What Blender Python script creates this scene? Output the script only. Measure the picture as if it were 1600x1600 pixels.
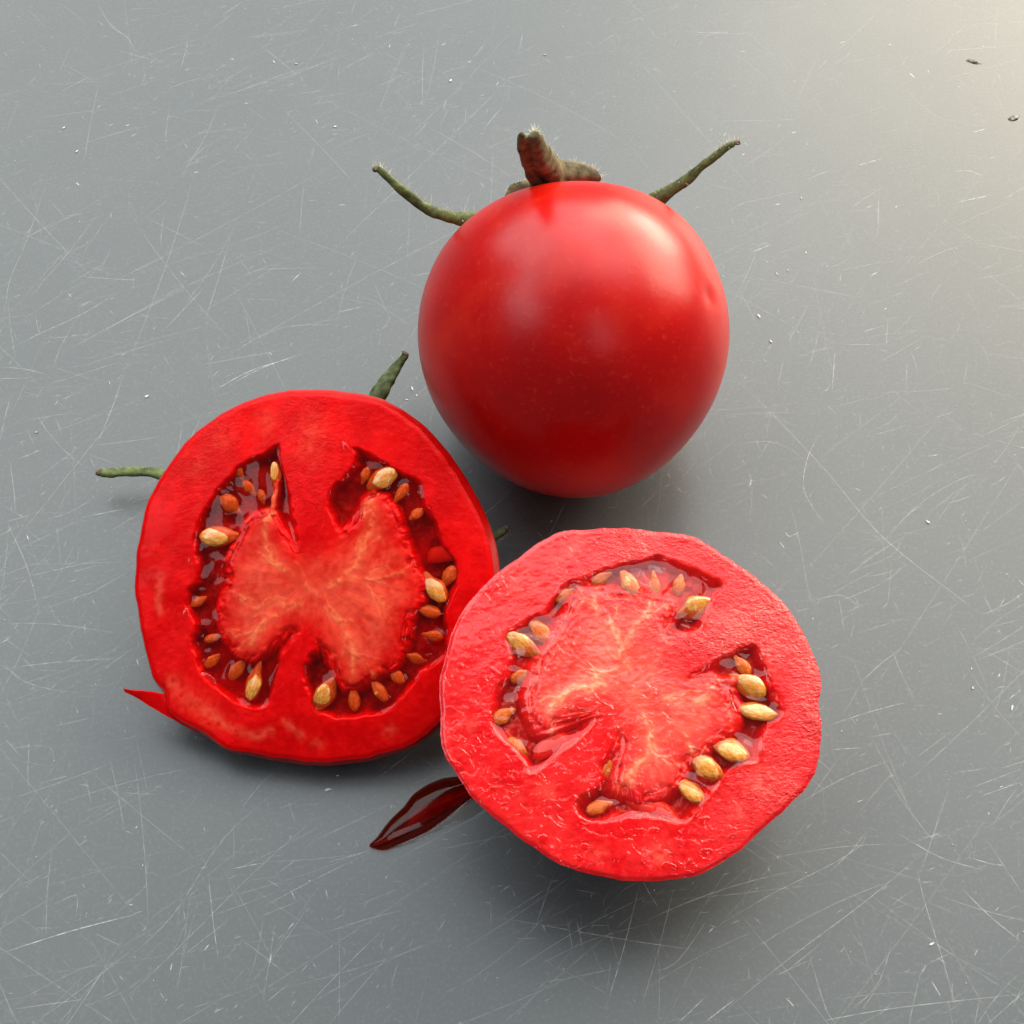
import bpy, math, random
import numpy as np
from mathutils import Vector, Matrix

for o in list(bpy.data.objects):
    bpy.data.objects.remove(o, do_unlink=True)

# ---------------------------------------------------------------- camera, added lamps, exposure
CM = 0.01                       # everything below is measured in centimetres
PITCH = math.radians(58.0)
CAM_H = 20.4
FPX = 2198.0                    # focal length in pixels of the 1600 px photograph
scene = bpy.context.scene
cam_d = bpy.data.cameras.new("camera")
cam = bpy.data.objects.new("camera", cam_d)
scene.collection.objects.link(cam)
cam.location = (0, 0, CAM_H * CM)
cam.rotation_euler = (math.radians(90) - PITCH, 0, 0)
cam_d.sensor_width = 36.0
cam_d.sensor_height = 36.0
cam_d.lens = 36.0 * FPX / 1600.0
cam_d.clip_start = 0.005
cam_d.clip_end = 100.0
scene.camera = cam
scene.render.resolution_x = 1024
scene.render.resolution_y = 1024

# added area lamps in place of unseen daylight: soft light from behind and above, a low warm glow from the back right,
# the camera side stays dim
world = bpy.data.worlds.new("World")
scene.world = world
world.use_nodes = True
wbg = world.node_tree.nodes["Background"]
wbg.inputs["Color"].default_value = (0.92, 0.97, 1.0, 1)
wbg.inputs["Strength"].default_value = 0.13


def area_lamp(name, az, el, dist, w, h, radiance, colour, aim=(0.0, 0.11, 0.02)):
    """a rectangular lamp seen from the table at azimuth az (0 = straight away, + = right) and elevation el"""
    a_, e_ = math.radians(az), math.radians(el)
    d = Vector((math.cos(e_) * math.sin(a_), math.cos(e_) * math.cos(a_), math.sin(e_)))
    ld = bpy.data.lights.new(name, 'AREA')
    ld.shape = 'RECTANGLE'
    ld.size, ld.size_y = w, h
    ld.energy = radiance * math.pi * w * h
    ld.color = colour
    lo = bpy.data.objects.new(name, ld)
    scene.collection.objects.link(lo)
    lo.location = Vector(aim) + d * dist
    lo.rotation_euler = d.to_track_quat('Z', 'Y').to_euler()
    return lo


area_lamp("lamp_back", -19, 43, 1.5, 1.65, 1.12, 3.75, (0.95, 0.99, 1.0))  # added lamp panel, no window stands there
area_lamp("lamp_top", -2, 76, 1.5, 2.1, 0.66, 2.5, (0.93, 0.98, 1.0))  # added overhead panel, keeps the near table bright
area_lamp("lamp_right", 36, 56, 1.5, 0.85, 0.50, 3.1, (1.0, 0.985, 0.95))  # added panel, keeps the right of the table from going dark
area_lamp("lamp_left", -100, 50, 1.3, 0.62, 0.50, 3.2, (0.93, 0.96, 1.0))  # added panel for the pale patch reflected on the left skin
area_lamp("lamp_strip", 150, 52, 1.3, 0.13, 0.50, 3.6, (0.95, 0.97, 1.0))  # added strip lamp, only for a narrow reflection on the skin
area_lamp("low_warm_light", 44, 27, 1.5, 1.60, 0.90, 9.0, (1.0, 0.89, 0.70))
area_lamp("low_warm_glow", 40, 17, 1.5, 0.60, 0.36, 17.0, (1.0, 0.87, 0.66))  # added small lamp that strengthens the warm glow at the back right

scene.view_settings.view_transform = 'Standard'
scene.view_settings.look = 'None'
scene.view_settings.gamma = 1.0
scene.view_settings.exposure = 0.0
scene.render.engine = 'CYCLES'
scene.cycles.max_bounces = 10
scene.cycles.transparent_max_bounces = 12

# ---------------------------------------------------------------- helpers
R_ = np.array([1.0, 0, 0])
F_ = np.array([0, math.cos(PITCH), -math.sin(PITCH)])
U_ = np.array([0, math.sin(PITCH), math.cos(PITCH)])
C_ = np.array([0, 0, CAM_H])


def ray(px, py):
    return F_ + (px - 800.0) / FPX * R_ + (800.0 - py) / FPX * U_


def on_height(px, py, z):
    d = ray(px, py)
    return C_ + d * ((z - CAM_H) / d[2])


def at_depth(px, py, depth):
    return C_ + ray(px, py) * depth


def lin(r, g, b):
    def f(c):
        c /= 255.0
        return c / 12.92 if c <= 0.04045 else ((c + 0.055) / 1.055) ** 2.4
    return np.array([f(r), f(g), f(b)])


def smooth(a, b, x):
    t = np.clip((x - a) / (b - a), 0, 1)
    return t * t * (3 - 2 * t)


def _hash(ix, iy, iz, seed):
    h = (ix.astype(np.int64) * 374761393 + iy.astype(np.int64) * 668265263 + iz.astype(np.int64) * 2147483647 + seed * 974634721)
    h = (h ^ (h >> 13)) & 0xFFFFFFFF
    h = (h * 1274126177) & 0xFFFFFFFF
    h = (h ^ (h >> 16)) & 0xFFFFFFFF
    h = (h * 668265263) & 0xFFFFFFFF
    return ((h ^ (h >> 15)) & 0xFFFF) / 65535.0


def vnoise(p, scale=1.0, seed=0):
    p = np.asarray(p, float) * scale
    if p.shape[1] == 2:
        p = np.column_stack([p, np.zeros(len(p))])
    i = np.floor(p).astype(np.int64)
    f = p - i
    f = f * f * f * (f * (f * 6 - 15) + 10)
    out = 0
    for dx in (0, 1):
        for dy in (0, 1):
            for dz in (0, 1):
                w = (f[:, 0] if dx else 1 - f[:, 0]) * (f[:, 1] if dy else 1 - f[:, 1]) * (f[:, 2] if dz else 1 - f[:, 2])
                out = out + w * _hash(i[:, 0] + dx, i[:, 1] + dy, i[:, 2] + dz, seed)
    return out * 2 - 1


def fbm(p, scale=1.0, seed=0, octaves=3, gain=0.5):
    a, s, out = 1.0, scale, 0
    for k in range(octaves):
        out = out + a * vnoise(p, s, seed + 17 * k)
        a *= gain
        s *= 2.03
    return out


def seg_dist(p, a, b):
    ab = b - a
    t = np.clip(((p - a) @ ab) / max(ab @ ab, 1e-12), 0, 1)
    q = a + t[:, None] * ab
    return np.hypot(p[:, 0] - q[:, 0], p[:, 1] - q[:, 1]), t


def sdf(p, poly):
    """signed distance to a closed polygon, positive inside"""
    n = len(poly)
    best = np.full(len(p), 1e9)
    inside = np.zeros(len(p), bool)
    for i in range(n):
        a, b = poly[i], poly[(i + 1) % n]
        d, _ = seg_dist(p, a, b)
        best = np.minimum(best, d)
        c = (a[1] > p[:, 1]) != (b[1] > p[:, 1])
        with np.errstate(divide='ignore', invalid='ignore'):
            xi = (b[0] - a[0]) * (p[:, 1] - a[1]) / (b[1] - a[1] + 1e-15) + a[0]
        inside ^= c & (p[:, 0] < xi)
    return np.where(inside, best, -best)


def line_dist(p, pts):
    best = np.full(len(p), 1e9)
    for i in range(len(pts) - 1):
        best = np.minimum(best, seg_dist(p, pts[i], pts[i + 1])[0])
    return best


def catmull(pts, n=8, closed=False):
    pts = np.asarray(pts, float)
    m = len(pts)
    out = []
    for i in range(m if closed else m - 1):
        if closed:
            p0, p1, p2, p3 = pts[(i - 1) % m], pts[i], pts[(i + 1) % m], pts[(i + 2) % m]
        else:
            p0, p1, p2, p3 = pts[max(i - 1, 0)], pts[i], pts[i + 1], pts[min(i + 2, m - 1)]
        for k in range(n):
            t = k / n
            out.append(0.5 * ((2 * p1) + (-p0 + p2) * t + (2 * p0 - 5 * p1 + 4 * p2 - p3) * t * t + (-p0 + 3 * p1 - 3 * p2 + p3) * t ** 3))
    if not closed:
        out.append(pts[-1])
    return np.array(out)


def make_mesh(name, verts_cm, faces, mat=None, smooth_shade=True, col=None, attrs=None, origin=(0, 0, 0)):
    v = (np.asarray(verts_cm, float) - np.asarray(origin, float)) * CM
    me = bpy.data.meshes.new(name)
    me.from_pydata(v.tolist(), [], faces if isinstance(faces, list) else faces.tolist())
    if smooth_shade:
        me.polygons.foreach_set("use_smooth", [True] * len(me.polygons))
    if col is not None:
        at = me.attributes.new("Col", 'FLOAT_COLOR', 'POINT')
        c4 = np.ones((len(v), 4))
        c4[:, :3] = np.clip(col, 0, 1)
        at.data.foreach_set("color", c4.ravel())
    for k, arr in (attrs or {}).items():
        at = me.attributes.new(k, 'FLOAT', 'POINT')
        at.data.foreach_set("value", np.asarray(arr, float))
    if mat:
        me.materials.append(mat)
    me.update()
    return me


def link(name, me, parent=None, label=None, kind=None):
    o = bpy.data.objects.new(name, me)
    scene.collection.objects.link(o)
    if parent:
        o.parent = parent
    if label:
        o["label"] = label
    if kind:
        o["kind"] = kind
    return o


def thing(name, loc_cm, label, cat, group=None):
    o = bpy.data.objects.new(name, None)
    o.empty_display_size = 0.01
    scene.collection.objects.link(o)
    o.location = Vector(loc_cm) * CM
    o["label"] = label
    o["category"] = cat
    if group:
        o["group"] = group
    return o


# ---------------------------------------------------------------- materials
def new_mat(name):
    m = bpy.data.materials.new(name)
    m.use_nodes = True
    nt = m.node_tree
    nt.nodes.clear()
    out = nt.nodes.new("ShaderNodeOutputMaterial")
    return m, nt, out


def node(nt, typ, **kw):
    n = nt.nodes.new(typ)
    for k, v in kw.items():
        if k in n.inputs:
            n.inputs[k].default_value = v
        else:
            setattr(n, k, v)
    return n


def noise_node(nt, co, scale, detail=3.0, rough=0.55, dist=0.0):
    n = node(nt, "ShaderNodeTexNoise", Scale=scale, Detail=detail, Roughness=rough, Distortion=dist)
    nt.links.new(co, n.inputs["Vector"])
    return n


def ramp(nt, fac, stops):
    r = nt.nodes.new("ShaderNodeValToRGB")
    els = r.color_ramp.elements
    while len(els) > 1:
        els.remove(els[-1])
    els[0].position = stops[0][0]
    els[0].color = (*stops[0][1], 1)
    for p, c in stops[1:]:
        e = els.new(p)
        e.color = (*c, 1)
    nt.links.new(fac, r.inputs["Fac"])
    return r


def g(v):
    return (v, v, v)


def mix_col(nt, a, b, fac, blend='MIX'):
    m = nt.nodes.new("ShaderNodeMix")
    m.data_type = 'RGBA'
    m.blend_type = blend
    for s, v in ((6, a), (7, b), (0, fac)):
        if hasattr(v, "is_output"):
            nt.links.new(v, m.inputs[s])
        elif s == 0:
            m.inputs[0].default_value = v
        else:
            m.inputs[s].default_value = (*v, 1)
    return m.outputs[2]


def bump(nt, height, strength, dist, prev=None):
    b = node(nt, "ShaderNodeBump", Strength=strength, Distance=dist)
    nt.links.new(height, b.inputs["Height"])
    if prev is not None:
        nt.links.new(prev, b.inputs["Normal"])
    return b.outputs["Normal"]


def mat_table():
    m, nt, out = new_mat("grey_painted_metal")
    p = node(nt, "ShaderNodeBsdfPrincipled")
    nt.links.new(p.outputs[0], out.inputs[0])
    co = nt.nodes.new("ShaderNodeTexCoord").outputs["Object"]
    n1 = noise_node(nt, co, 9.0, 4, 0.6)
    n2 = noise_node(nt, co, 1700.0, 2, 0.6)
    n3 = noise_node(nt, co, 60.0, 5, 0.65)
    c1 = ramp(nt, n1.outputs[0], [(0.3, (0.070, 0.080, 0.085)), (0.7, (0.083, 0.092, 0.095))]).outputs[0]
    c2 = mix_col(nt, c1, (0.19, 0.20, 0.205), ramp(nt, n2.outputs[0], [(0.52, g(0)), (0.80, g(0.30))]).outputs[0])
    nt.links.new(c2, p.inputs["Base Color"])
    rr = ramp(nt, n3.outputs[0], [(0.3, g(0.34)), (0.7, g(0.37))]).outputs[0]
    nt.links.new(rr, p.inputs["Roughness"])
    p.inputs["IOR"].default_value = 1.5
    p.inputs["Metallic"].default_value = 0.0
    nrm = bump(nt, n2.outputs[0], 0.10, 0.00006)
    nt.links.new(nrm, p.inputs["Normal"])
    return m


def mat_scratch(name, colour, rough):
    m, nt, out = new_mat(name)
    p = node(nt, "ShaderNodeBsdfPrincipled", Roughness=rough)
    p.inputs["Base Color"].default_value = (*colour, 1)
    tr = nt.nodes.new("ShaderNodeBsdfTransparent")
    at = node(nt, "ShaderNodeAttribute", attribute_name="alpha")
    co = nt.nodes.new("ShaderNodeTexCoord").outputs["Object"]
    n = noise_node(nt, co, 700.0, 3, 0.7)
    r = ramp(nt, n.outputs[0], [(0.36, g(0.25)), (0.6, g(1.0))]).outputs[0]
    mu = node(nt, "ShaderNodeMath", operation='MULTIPLY')
    nt.links.new(at.outputs["Fac"], mu.inputs[0])
    nt.links.new(r, mu.inputs[1])
    mx = nt.nodes.new("ShaderNodeMixShader")
    nt.links.new(mu.outputs[0], mx.inputs[0])
    nt.links.new(tr.outputs[0], mx.inputs[1])
    nt.links.new(p.outputs[0], mx.inputs[2])
    nt.links.new(mx.outputs[0], out.inputs[0])
    return m


def mat_plain(name, colour, rough=0.5, spec=0.5, var=0.25, nscale=600.0, sss=0.0, bstr=0.2, bdist=0.0001, col2=None):
    m, nt, out = new_mat(name)
    p = node(nt, "ShaderNodeBsdfPrincipled", Roughness=rough)
    nt.links.new(p.outputs[0], out.inputs[0])
    co = nt.nodes.new("ShaderNodeTexCoord").outputs["Object"]
    n = noise_node(nt, co, nscale, 4, 0.6)
    c = np.array(colour)
    d = np.array(col2) if col2 is not None else c * (1 - var)
    r = ramp(nt, n.outputs[0], [(0.35, tuple(d)), (0.65, tuple(c))])
    nt.links.new(r.outputs[0], p.inputs["Base Color"])
    p.inputs["Specular IOR Level"].default_value = spec
    if sss > 0:
        p.inputs["Subsurface Weight"].default_value = sss
        p.inputs["Subsurface Radius"].default_value = (1.0, 0.5, 0.25)
        p.inputs["Subsurface Scale"].default_value = 0.001
    if bstr > 0:
        nt.links.new(bump(nt, n.outputs[0], bstr, bdist), p.inputs["Normal"])
    return m


def mat_skin():
    m, nt, out = new_mat("tomato_skin")
    p = node(nt, "ShaderNodeBsdfPrincipled")
    nt.links.new(p.outputs[0], out.inputs[0])
    co = nt.nodes.new("ShaderNodeTexCoord").outputs["Object"]
    n1 = noise_node(nt, co, 70.0, 3, 0.55)
    c = ramp(nt, n1.outputs[0], [(0.30, (0.42, 0.0002, 0.0006)), (0.55, (0.52, 0.0008, 0.0006)), (0.78, (0.62, 0.016, 0.003))]).outputs[0]
    n2 = noise_node(nt, co, 1100.0, 2, 0.6)
    c = mix_col(nt, c, (0.70, 0.07, 0.03), ramp(nt, n2.outputs[0], [(0.58, g(0)), (0.85, g(0.38))]).outputs[0])
    at = node(nt, "ShaderNodeAttribute", attribute_name="tint")
    c = mix_col(nt, c, (0.45, 0.20, 0.07), at.outputs["Fac"])
    nt.links.new(c, p.inputs["Base Color"])
    p.inputs["Roughness"].default_value = 0.31
    p.inputs["IOR"].default_value = 1.42
    p.inputs["Subsurface Weight"].default_value = 0.25
    p.inputs["Subsurface Radius"].default_value = (1.0, 0.15, 0.08)
    p.inputs["Subsurface Scale"].default_value = 0.003
    nrm = bump(nt, n2.outputs[0], 0.22, 0.00008)
    nt.links.new(nrm, p.inputs["Normal"])
    return m


def mat_flesh(name, rough, coat, grain, film, aniso=0.35, cior=1.38, spec=0.5, fleck=(0.95, 0.16, 0.11)):
    """cut tomato flesh: colours come from the tissue map, fine grain and wet film from noise"""
    m, nt, out = new_mat(name)
    p = node(nt, "ShaderNodeBsdfPrincipled")
    nt.links.new(p.outputs[0], out.inputs[0])
    at = node(nt, "ShaderNodeAttribute", attribute_name="Col")
    co = nt.nodes.new("ShaderNodeTexCoord").outputs["Object"]
    mp = nt.nodes.new("ShaderNodeMapping")
    mp.inputs["Scale"].default_value = (1.0, 1.0 + aniso * 2.0, 1.0)
    mp.inputs["Rotation"].default_value = (0, 0, math.radians(-28))
    nt.links.new(co, mp.inputs["Vector"])
    n1 = noise_node(nt, mp.outputs[0], 2100.0, 2, 0.6)
    n2 = noise_node(nt, mp.outputs[0], 850.0, 4, 0.7, 0.25)
    n3 = noise_node(nt, co, 330.0, 2, 0.5, 1.6)
    lt = mix_col(nt, at.outputs["Color"], fleck, ramp(nt, n1.outputs[0], [(0.54, g(0)), (0.88, g(0.12))]).outputs[0])
    nt.links.new(lt, p.inputs["Base Color"])
    p.inputs["Roughness"].default_value = rough
    p.inputs["Specular IOR Level"].default_value = spec
    p.inputs["IOR"].default_value = 1.33
    p.inputs["Subsurface Weight"].default_value = 0.35
    p.inputs["Subsurface Radius"].default_value = (1.0, 0.2, 0.12)
    p.inputs["Subsurface Scale"].default_value = 0.0022
    p.inputs["Coat Weight"].default_value = coat
    p.inputs["Coat Roughness"].default_value = 0.07
    p.inputs["Coat IOR"].default_value = cior
    wet = node(nt, "ShaderNodeAttribute", attribute_name="wet")
    inv = node(nt, "ShaderNodeAttribute", attribute_name="grainy")
    h1 = node(nt, "ShaderNodeMath", operation='MULTIPLY_ADD')
    nt.links.new(n2.outputs[0], h1.inputs[0])
    h1.inputs[1].default_value = 2.2
    nt.links.new(n1.outputs[0], h1.inputs[2])
    h2 = node(nt, "ShaderNodeMath", operation='MULTIPLY')
    nt.links.new(h1.outputs[0], h2.inputs[0])
    nt.links.new(inv.outputs["Fac"], h2.inputs[1])
    b1 = bump(nt, h2.outputs[0], grain, 0.00016)
    fr = ramp(nt, n3.outputs[0], [(0.44, g(0)), (0.50, g(1))]).outputs[0]
    h3 = node(nt, "ShaderNodeMath", operation='MULTIPLY')
    nt.links.new(fr, h3.inputs[0])
    nt.links.new(wet.outputs["Fac"], h3.inputs[1])
    b2 = bump(nt, h3.outputs[0], film, 0.00022, b1)
    nt.links.new(b1, p.inputs["Normal"])
    nt.links.new(b2, p.inputs["Coat Normal"])
    return m


def mat_gel(name, tint, rough, bstr, bscale=330.0, f0=0.04):
    """clear wet jelly: tinted see-through layer under a glossy surface"""
    m, nt, out = new_mat(name)
    tr = nt.nodes.new("ShaderNodeBsdfTransparent")
    tr.inputs[0].default_value = (*tint, 1)
    gl = node(nt, "ShaderNodeBsdfGlossy", Roughness=rough)
    gl.inputs[0].default_value = (1, 1, 1, 1)
    lw = node(nt, "ShaderNodeLayerWeight", Blend=0.5)
    pw = node(nt, "ShaderNodeMath", operation='POWER')
    nt.links.new(lw.outputs["Facing"], pw.inputs[0])
    pw.inputs[1].default_value = 5.0
    fr = node(nt, "ShaderNodeMath", operation='MULTIPLY_ADD')
    nt.links.new(pw.outputs[0], fr.inputs[0])
    fr.inputs[1].default_value = 0.95
    fr.inputs[2].default_value = f0
    co = nt.nodes.new("ShaderNodeTexCoord").outputs["Object"]
    n = noise_node(nt, co, bscale, 1.2, 0.45, 1.5)
    b = bump(nt, n.outputs[0], bstr, 0.0012)
    nt.links.new(b, gl.inputs["Normal"])
    nt.links.new(b, lw.inputs["Normal"])
    mx = nt.nodes.new("ShaderNodeMixShader")
    nt.links.new(fr.outputs[0], mx.inputs[0])
    nt.links.new(tr.outputs[0], mx.inputs[1])
    nt.links.new(gl.outputs[0], mx.inputs[2])
    nt.links.new(mx.outputs[0], out.inputs[0])
    return m


def mat_seed():
    m, nt, out = new_mat("tomato_seed")
    p = node(nt, "ShaderNodeBsdfPrincipled", Roughness=0.26)
    nt.links.new(p.outputs[0], out.inputs[0])
    co = nt.nodes.new("ShaderNodeTexCoord").outputs["Object"]
    oi = nt.nodes.new("ShaderNodeObjectInfo")
    n = noise_node(nt, co, 260.0, 4, 0.6)
    c = ramp(nt, n.outputs[0], [(0.34, (0.68, 0.21, 0.015)), (0.52, (0.86, 0.36, 0.045)), (0.70, (0.95, 0.55, 0.16))]).outputs[0]
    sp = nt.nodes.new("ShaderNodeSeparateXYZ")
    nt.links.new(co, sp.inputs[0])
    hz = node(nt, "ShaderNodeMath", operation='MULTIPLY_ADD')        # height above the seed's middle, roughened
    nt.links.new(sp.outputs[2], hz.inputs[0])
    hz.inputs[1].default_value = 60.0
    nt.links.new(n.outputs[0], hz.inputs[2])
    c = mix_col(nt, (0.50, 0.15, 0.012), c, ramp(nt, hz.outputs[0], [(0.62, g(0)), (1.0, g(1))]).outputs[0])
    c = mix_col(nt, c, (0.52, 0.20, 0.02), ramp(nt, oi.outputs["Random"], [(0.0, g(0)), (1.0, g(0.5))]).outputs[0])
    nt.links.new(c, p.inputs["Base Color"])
    p.inputs["Subsurface Weight"].default_value = 0.6
    p.inputs["Subsurface Radius"].default_value = (1.0, 0.55, 0.15)
    p.inputs["Subsurface Scale"].default_value = 0.0012
    p.inputs["Coat Weight"].default_value = 1.0
    p.inputs["Coat Roughness"].default_value = 0.12
    nt.links.new(bump(nt, n.outputs[0], 0.3, 0.0005), p.inputs["Normal"])
    return m


M_TABLE = mat_table()
M_SCR = mat_scratch("scratched_bare_metal", (0.62, 0.64, 0.64), 0.5)
M_DUST = mat_plain("dust", (0.6, 0.6, 0.57), 0.8, 0.2, 0.1, bstr=0)
M_SKIN = mat_skin()
M_FLESH_A = mat_flesh("flesh_deep_red", 0.34, 0.10, 0.42, 0.6, 0.2, 1.38, 0.16, (0.95, 0.05, 0.04))
M_FLESH_B = mat_flesh("flesh_wet_pink", 0.27, 0.85, 1.0, 1.0, 0.25, 1.40, 0.5)
M_GEL_A = mat_gel("jelly_dark", (0.90, 0.46, 0.34), 0.05, 0.35, 110.0, 0.017)
M_GEL_B = mat_gel("jelly_clear", (0.96, 0.66, 0.56), 0.03, 0.45, 130.0, 0.036)
M_SEED = mat_seed()
M_GREEN = mat_plain("sepal_green", (0.13, 0.165, 0.045), 0.6, 0.3, 0.5, 700.0, bstr=0.5, bdist=0.0003, col2=(0.035, 0.050, 0.014))
M_BROWN = mat_plain("stem_brown", (0.22, 0.195, 0.105), 0.8, 0.2, 0.5, 420.0, bstr=0.6, bdist=0.0005, col2=(0.058, 0.050, 0.024))
M_DRY = mat_plain("dried_tip", (0.16, 0.12, 0.085), 0.8, 0.2, 0.5, 900.0, bstr=0.5, bdist=0.0003, col2=(0.05, 0.035, 0.025))
M_HAIR = mat_plain("plant_hair", (0.75, 0.72, 0.58), 0.6, 0.3, 0.1, bstr=0)
M_PULP = mat_plain("red_pulp", (0.50, 0.020, 0.008), 0.35, 0.5, 0.5, 300.0, sss=0.2)
M_JUICE = mat_gel("tomato_juice", (0.52, 0.12, 0.07), 0.09, 0.05, 90.0, 0.016)
M_FILM = mat_gel("thin_clear_juice", (0.86, 0.84, 0.82), 0.08, 0.05, 120.0, 0.02)
M_CHIP = mat_plain("chipped_paint", (0.40, 0.34, 0.30), 0.8, 0.2, 0.5, 900.0, bstr=0.6, bdist=0.0003, col2=(0.05, 0.04, 0.035))

# ---------------------------------------------------------------- table top
random.seed(5)
rng = np.random.default_rng(11)


def build_table():
    import bmesh
    bm = bmesh.new()
    bmesh.ops.create_cube(bm, size=1.0)
    bmesh.ops.scale(bm, vec=(1.3, 1.0, 0.02), verts=bm.verts)
    bmesh.ops.translate(bm, vec=(0, 0.16, -0.01), verts=bm.verts)
    bmesh.ops.bevel(bm, geom=[e for e in bm.edges], offset=0.003, segments=3, affect='EDGES', profile=0.5)
    me = bpy.data.meshes.new("table_top")
    bm.to_mesh(me)
    bm.free()
    me.materials.append(M_TABLE)
    return link("table_top", me, None, "grey scratched table top under the tomatoes", "structure")


TABLE = build_table()


class Ribbons:
    """thin flat marks lying on the table: each has a width, an opacity and tapered ends"""

    def __init__(self):
        self.v, self.f, self.a, self.k = [], [], [], 0

    def add(self, pts, w, alpha, taper=True):
        pts = np.asarray(pts, float)
        n = len(pts)
        z = 0.001 + 0.0000006 * (self.k % 2500)
        self.k += 1
        t = np.gradient(pts, axis=0)
        t /= np.linalg.norm(t, axis=1)[:, None] + 1e-9
        nn = np.column_stack([-t[:, 1], t[:, 0]])
        b = len(self.v)
        for i in range(n):
            s = i / (n - 1)
            e = min(1.0, 4 * s, 4 * (1 - s)) if taper else 1.0
            ww = w * (0.25 + 0.75 * e) * 0.5
            self.v.append((*(pts[i] - nn[i] * ww), z))
            self.v.append((*(pts[i] + nn[i] * ww), z))
            al = alpha * (0.35 + 0.65 * e)
            self.a += [al, al]
        for i in range(n - 1):
            j = b + 2 * i
            self.f.append((j, j + 2, j + 3, j + 1))

    def build(self, name, mat, parent):
        me = make_mesh(name, np.array(self.v), self.f, mat, True, None, {"alpha": self.a})
        return link(name, me, parent, None, "stuff")


def tpx(pts):
    return np.array([on_height(x, y, 0.0)[:2] for x, y in pts])


def arc(x, y, L, ang, bend, n=7):
    s = np.linspace(-0.5, 0.5, n)
    p = np.column_stack([s * L, bend * L * (s * s - 0.25)])
    c, q = math.cos(ang), math.sin(ang)
    return p @ np.array([[c, q], [-q, c]]) + np.array([x, y])


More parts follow.
